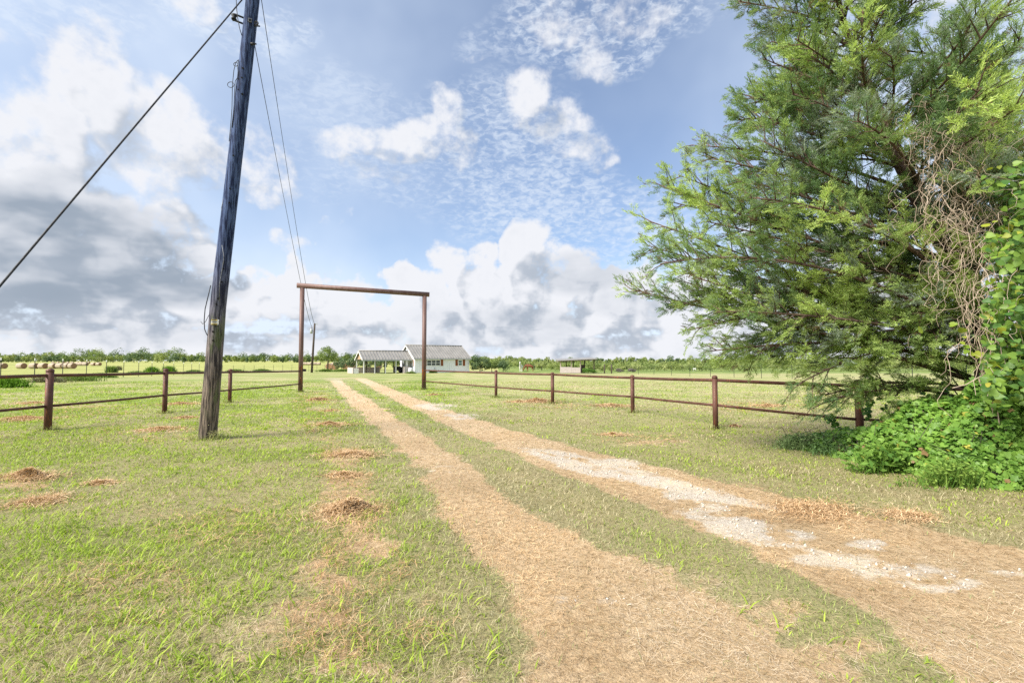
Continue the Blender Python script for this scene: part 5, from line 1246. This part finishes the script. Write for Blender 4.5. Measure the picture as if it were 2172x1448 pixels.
# and the rest of the crown all round
for k in range(72):
    z = 0.9 + 8.6 * ((k + .5) / 72) ** 1.1; az = k * 2.39996; r = reach(z, az) * random.uniform(.72, 1.0)
    if -math.sin(az) > .25: r *= random.uniform(.35, .62) if z < 3.2 else random.uniform(.8, 1.15)
    if z > 5.2 and math.cos(az) > .1: r *= .45
    if z < 1.7 or (z < 2.5 and (-math.sin(az) > -.2 or math.cos(az) > -.2)): continue
    c = trunk(z); tip = c + np.array([math.cos(az) * r, math.sin(az) * r, 0]); zs = np.clip(z - (.38 * r if z > 2.4 else -.15 * r), 1.1, 8.8)
    grow(trunk(zs), tip, .06 * r, .015 + .006 * r, .95)
for k in range(14):                                       # short upright shoots on the second stem
    z = 3.0 + 3.6 * k / 13; i = np.clip((z - 2.6) / 1.1, 0, 4); c = TB + lead[int(i)]; az = k * 2.4; r = max(.35, 1.7 - .18 * z) * random.uniform(.8, 1.3)
    grow(c, c + np.array([math.cos(az) * r, math.sin(az) * r, .45 * r + .3]), .05, .03, .9)
CAMDIR = math.atan2(-6.95, -7.15)
for k in range(58):                                       # leafy limbs on the near side of both stems
    z = 2.7 + 6.6 * ((k + .5) / 58); az = CAMDIR + random.uniform(-1.25, 1.25); r = random.uniform(.9, 2.1) * (1.15 if z < 6 else .85)
    c = trunk(z) if k % 3 else TB + lead[int(np.clip((z - 2.6) / 1.1, 0, 5))]
    if k % 3 == 0: r *= .6
    grow(c, c + np.array([math.cos(az) * r, math.sin(az) * r, random.uniform(.0, .6)]), .05, .014 + .005 * r, 1.15, .2)
limb.build('limbs', M['bark'], cedar)

def spray_template(seed):
    r = np.random.default_rng(seed); Q = []
    def twig(a, d, L, w):
        d = d / np.linalg.norm(d); s = np.cross(d, r.normal(0, 1, 3)); s /= np.linalg.norm(s); b = a + d * L; m = a + d * L * .45
        Q.append((a, m - s * w, b, m + s * w))
    ax = np.array([1.0, 0, 0]); n = 11; twig(np.zeros(3), ax, 1.0, .030)
    for i in range(n):
        t = .05 + .9 * i / n; a = ax * t + np.array([0, 0, .10 * math.sin(t * 3)]); sg = 1 if i % 2 else -1
        d = ax * r.uniform(.6, 1.1) + np.array([0, sg * r.uniform(.5, 1.0), r.normal(.05, .35)]); L = (.48 - .25 * t) * r.uniform(.8, 1.2); twig(a, d, L, .030)
        for j in range(2): 
            b = a + d / np.linalg.norm(d) * L * (.3 + .35 * j); twig(b, d + r.normal(0, .7, 3) + ax * .4, L * .55, .026)
    return np.array(Q)                                     # (k,4,3)
SPP = np.array(SPP); SPD = np.array(SPD); SPT = np.array(SPT); n = len(SPP)
D = SPD / np.linalg.norm(SPD, axis=1)[:, None]; S = np.cross(D, np.array([0, 0, 1.0])); S /= np.linalg.norm(S, axis=1)[:, None] + 1e-6; U = np.cross(S, D)
ro = RNG.normal(0, .6, n); S, U = S * np.cos(ro)[:, None] + U * np.sin(ro)[:, None], U * np.cos(ro)[:, None] - S * np.sin(ro)[:, None]
sc = 0.07 + 0.115 * RNG.random(n)
# colour: blue green to yellow green by clump, grey berried sprays and a few browned ones
cl = fbm(SPP[:, 0] * 1.6 + SPP[:, 2] * .7, SPP[:, 1] * 1.6 + SPP[:, 2] * 1.3, 3, 15); r = RNG.random(n)
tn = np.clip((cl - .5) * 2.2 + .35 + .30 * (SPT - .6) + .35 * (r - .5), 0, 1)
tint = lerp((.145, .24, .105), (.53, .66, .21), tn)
gr = (vnoise(SPP[:, 0] * 2.1 + 40, SPP[:, 2] * 2.1, 5) > .72) & (r > .35); tint[gr] = lerp((.17, .22, .17), (.33, .40, .31), r[gr])
bn = (RNG.random(n) > .955); tint[bn] = (.15, .11, .06)
parts = []; o_ = 0; Vs = []; Qs = []; Cs = []
for s_ in range(8):
    idx = np.arange(n) % 8 == s_; tp = spray_template(s_ + 3); k = len(tp); m_ = idx.sum(); f = tp.reshape(-1, 3)
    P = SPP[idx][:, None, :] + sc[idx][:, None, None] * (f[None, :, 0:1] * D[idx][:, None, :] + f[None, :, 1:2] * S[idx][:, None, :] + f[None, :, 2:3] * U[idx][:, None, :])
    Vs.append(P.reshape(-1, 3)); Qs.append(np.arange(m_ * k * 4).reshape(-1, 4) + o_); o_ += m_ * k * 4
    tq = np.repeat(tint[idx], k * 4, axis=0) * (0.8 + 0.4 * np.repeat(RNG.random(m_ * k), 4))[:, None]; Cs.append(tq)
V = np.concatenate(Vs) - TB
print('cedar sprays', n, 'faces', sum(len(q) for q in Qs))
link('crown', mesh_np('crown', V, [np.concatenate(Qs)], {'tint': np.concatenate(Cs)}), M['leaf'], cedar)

# dry vine tangle hanging in the cedar
tg = MB()
def strand(p, L, step, down, r0, wig):
    pts = [np.array(p)]; d = np.array([random.gauss(0, .4), random.gauss(0, .3), -down]); n = int(L / step)
    for i in range(n):
        d = d * .55 + np.array([random.gauss(0, wig), random.gauss(0, wig * .6), -down * .5 + random.gauss(0, wig * .7)]); d /= np.linalg.norm(d) + 1e-6; pts.append(pts[-1] + d * step)
    tg.tube(pts, list(np.linspace(r0 * .72, r0 * .4, len(pts))), 4, False)
for k in range(105):
    px = random.gauss(2065, 55); py = random.uniform(250, 470); strand(at(px, py, random.uniform(5.5, 6.3)), random.uniform(.8, 2.9), .085, 1.0, random.uniform(.0032, .0062), .75)
for k in range(120):
    strand(at(random.gauss(2010, 55), random.gauss(290, 28), random.uniform(5.7, 6.3)), random.uniform(.4, 1.1), .07, .25, random.uniform(.002, .004), .8)
for k in range(64): strand(at(random.uniform(2040, 2140), random.uniform(500, 720), random.uniform(5.3, 5.9)), random.uniform(.6, 1.3), .08, 1.0, .0058, .5)
for pts in ([(2110, 760), (2085, 795), (2050, 815), (2020, 823)], [(2075, 800), (2085, 830), (2100, 850), (2105, 870)], [(2130, 775), (2160, 765), (2172, 740), (2180, 700)], [(2095, 640), (2105, 700), (2100, 760), (2110, 830), (2120, 900)]):
    tg.tube([at(x, y, 5.5) for x, y in pts], [.008, .007, .006, .005][:len(pts)] + [.006] * max(0, len(pts) - 4), 6, False)
tag(tg.build('dry_vine', M['deadvine']), 'tangle of pale dry vine stems hanging in the cedar', 'vine')

# heart leaved vine climbing the right side of the trunk
n = 4600; px = 2085 + 135 * np.abs(RNG.normal(0, 1, n)); py = 330 + 540 * RNG.random(n) ** .85; Yd = np.clip(5.75 + .38 * RNG.normal(0, 1, n), 4.9, 6.9)
keep = (px > 2135 - (py - 350) * .13 + 26 * np.sin(py * .045) + RNG.normal(0, 16, n)); px, py, Yd = px[keep], py[keep], Yd[keep]
hang = [(1952, 700), (2022, 688), (2040, 700), (2046, 715), (2052, 735), (2042, 727), (2060, 750), (2076, 752), (2084, 765), (2110, 757), (2106, 772), (2126, 762), (2140, 755), (2050, 745), (2092, 478), (2110, 470), (2125, 485), (2098, 495), (2135, 500), (2118, 500), (2108, 520), (2126, 540), (2140, 565), (2104, 595), (2112, 612), (2095, 600), (2120, 355), (2100, 358), (2135, 385), (2140, 520), (2146, 600), (2152, 640), (2150, 470)]
px = np.concatenate([px, [h[0] for h in hang]]); py = np.concatenate([py, [h[1] for h in hang]]); Yd = np.concatenate([Yd, np.full(len(hang), 5.35)])
P = np.array([at(a, b, c) for a, b, c in zip(px, py, Yd)]); n = len(P); r = RNG.random(n)
tint = lerp((.06, .15, .035), (.21, .33, .05), r); yl = RNG.random(n) > .93; tint[yl] = lerp((.26, .33, .03), (.38, .36, .06), r[yl]); tint[-len(hang):] = lerp((.16, .26, .025), (.34, .38, .05), RNG.random(len(hang)))
Lf = .045 + .05 * RNG.random(n)
vb = np.array([7.3, 6.0, 0.0]); vine = thing('climbing_vine', 'bright heart leaved vine climbing the cedar at the right edge', 'vine', vb)
foliage_obj('leaves', [leaf_cloud(P - vb, Lf, Lf * 1.0, tint, np.tile((-.35, -.6, .45), (n, 1)), .38, 'heart')], M['ivy'], vine)
st = MB()
for k in range(16):
    q = np.array([7.0 + random.uniform(-.3, 1.2), 5.9 + random.uniform(-.4, .4), .2]); pts = [q]
    while pts[-1][2] < 3.6 + random.random(): pts.append(pts[-1] + np.array([random.gauss(0, .05), random.gauss(0, .04), .16]))
    st.tube([p - vb for p in pts], .008, 5, False)
st.build('bare_stems', M['deadvine'], vine)  # bare stems of the climbing vine

# ivy heaped along the foot of the cedar
PXB = [1680, 1760, 1850, 1950, 2050, 2172, 2300, 2500]; YB = [950, 963, 985, 1006, 1026, 1046, 1066, 1095]; YT = [938, 920, 900, 862, 848, 770, 660, 600]
iv = thing('ivy', 'dense heap of bright green ivy under the cedar at right', 'ivy', gp(2100, 1000))
i0 = np.array(iv.location)
parts = []
for (n, sh, wd_) in ((17000, 1.0, 1.0), (8000, .86, .95), (4000, .68, .9)):
    u = RNG.random(n) ** .62; px = 1685 + 700 * u; yb = np.interp(px, PXB, YB); yt = np.interp(px, PXB, YT) + 24 * (vnoise(px * .021, np.zeros(n), 9) - .5)
    # ground line of the front, in metres
    gxs = np.array([gp(a, b) for a, b in zip(PXB, YB)]); gx_ = np.interp(px, PXB, gxs[:, 0]); gy_ = np.interp(px, PXB, gxs[:, 1]) + .12 * (vnoise(px * .03, np.ones(n), 3) - .5) * 2
    dep = np.interp(px, [1685, 1850, 2100, 2500], [.28, .55, .85, 1.1]); top = 1.5 + dep * 0 + (gy_ + dep) * np.array([ray(a, b)[2] for a, b in zip(px, yt)])
    H = np.clip(top, .12, 2.6); v = RNG.random(n) * 2.25
    bump = 1 + .34 * (fbm(px * .02 + 3, v * 2.2, 3, 6) - .5) * 2
    y = gy_ + dep - np.cos(v) * dep * sh * bump; x = gx_ * y / gy_ + RNG.normal(0, .03, n); z = np.sin(v) * H * sh * bump + RNG.normal(0, .02, n)
    N_ = np.stack([-.35 * np.ones(n), -np.cos(v) * H / dep * .7, np.sin(v) + .35], 1); N_ /= np.linalg.norm(N_, axis=1)[:, None]
    r = RNG.random(n) * .55 + .45 * fbm(px * .018, v * 2, 3, 70)
    tint = lerp((.05, .155, .025), (.28, .46, .085), r); yl = RNG.random(n) > .985; tint[yl] = (.46, .44, .09); bw = RNG.random(n) > .985; tint[bw] = (.28, .18, .09)
    Lf = .040 + .062 * RNG.random(n) ** 1.5; P = np.stack([x, y, np.maximum(z, .02)], 1) - i0
    parts.append(leaf_cloud(P, Lf, Lf * 1.05, tint, N_, .42, 'ivy'))
# runners that climb over the rail and post
for pts, Yd in (([(1835, 795), (1850, 815), (1870, 850), (1895, 885), (1930, 905)], 8.6), ([(1960, 800), (1950, 830), (1975, 855), (2000, 870)], 8.2), ([(2010, 815), (1995, 840), (2020, 860)], 7.8), ([(1755, 880), (1775, 900), (1790, 930), (1800, 950)], 8.3), ([(1845, 830), (1838, 860), (1842, 885)], 9.2)):
    t = np.linspace(0, 1, 60); px = np.interp(t, np.linspace(0, 1, len(pts)), [p[0] for p in pts]) + RNG.normal(0, 5, 60); py = np.interp(t, np.linspace(0, 1, len(pts)), [p[1] for p in pts]) + RNG.normal(0, 5, 60)
    P = np.array([at(a, b, Yd + .1 * RNG.normal()) for a, b in zip(px, py)]) - i0; Lf = .06 + .04 * RNG.random(60)
    parts.append(leaf_cloud(P, Lf, Lf, lerp((.04, .11, .02), (.13, .26, .04), RNG.random(60)), np.tile((-.3, -.6, .5), (60, 1)), .5, 'ivy'))
foliage_obj('leaves', parts, M['ivy'], iv)
m = MB()
for k in range(55):
    px = random.uniform(1720, 2150); g = np.array([np.interp(px, PXB, gxs[:, 0]), np.interp(px, PXB, gxs[:, 1]) + random.uniform(.1, .9), 0]); h = random.uniform(.15, .45) + max(0, (px - 1900) / 500)
    m.tube([g - i0, g - i0 + (random.gauss(0, .15), -.1, h * .6), g - i0 + (random.gauss(0, .3), -.15, h)], [.006, .004, .003], 5, False)
m.build('bare_stems', M['bark_grey'], iv)  # short bare ivy stems among the leaves
# feathery weeds rooted at the front of the ivy
weed('weed_clump', 'feathery bright green weeds in front of the ivy heap', 2010, 1030, .55, .22, .34, ((.08, .17, .03), (.26, .38, .08)), 420, .05, 'tall weeds by the ivy')
weed('weed_clump', 'broad leaved green weeds at the middle front of the ivy', 1880, 1000, .40, .18, .36, ((.07, .16, .03), (.22, .36, .07)), 420, .10, 'tall weeds by the ivy')
# ------------------------------------------------------------------ render settings
scene.render.engine = 'CYCLES'
scene.view_settings.view_transform = 'Standard'; scene.view_settings.look = 'None'
scene.view_settings.exposure = EXPO; scene.view_settings.gamma = 1.0
cy = scene.cycles
cy.max_bounces = 6; cy.diffuse_bounces = 3; cy.glossy_bounces = 2; cy.transmission_bounces = 4; cy.transparent_max_bounces = 4
cy.caustics_reflective = False; cy.caustics_refractive = False; cy.sample_clamp_indirect = 6
cy.use_adaptive_sampling = True; cy.adaptive_threshold = 0.01
cy.use_denoising = DENOISE
scene.render.filter_size = 1.2
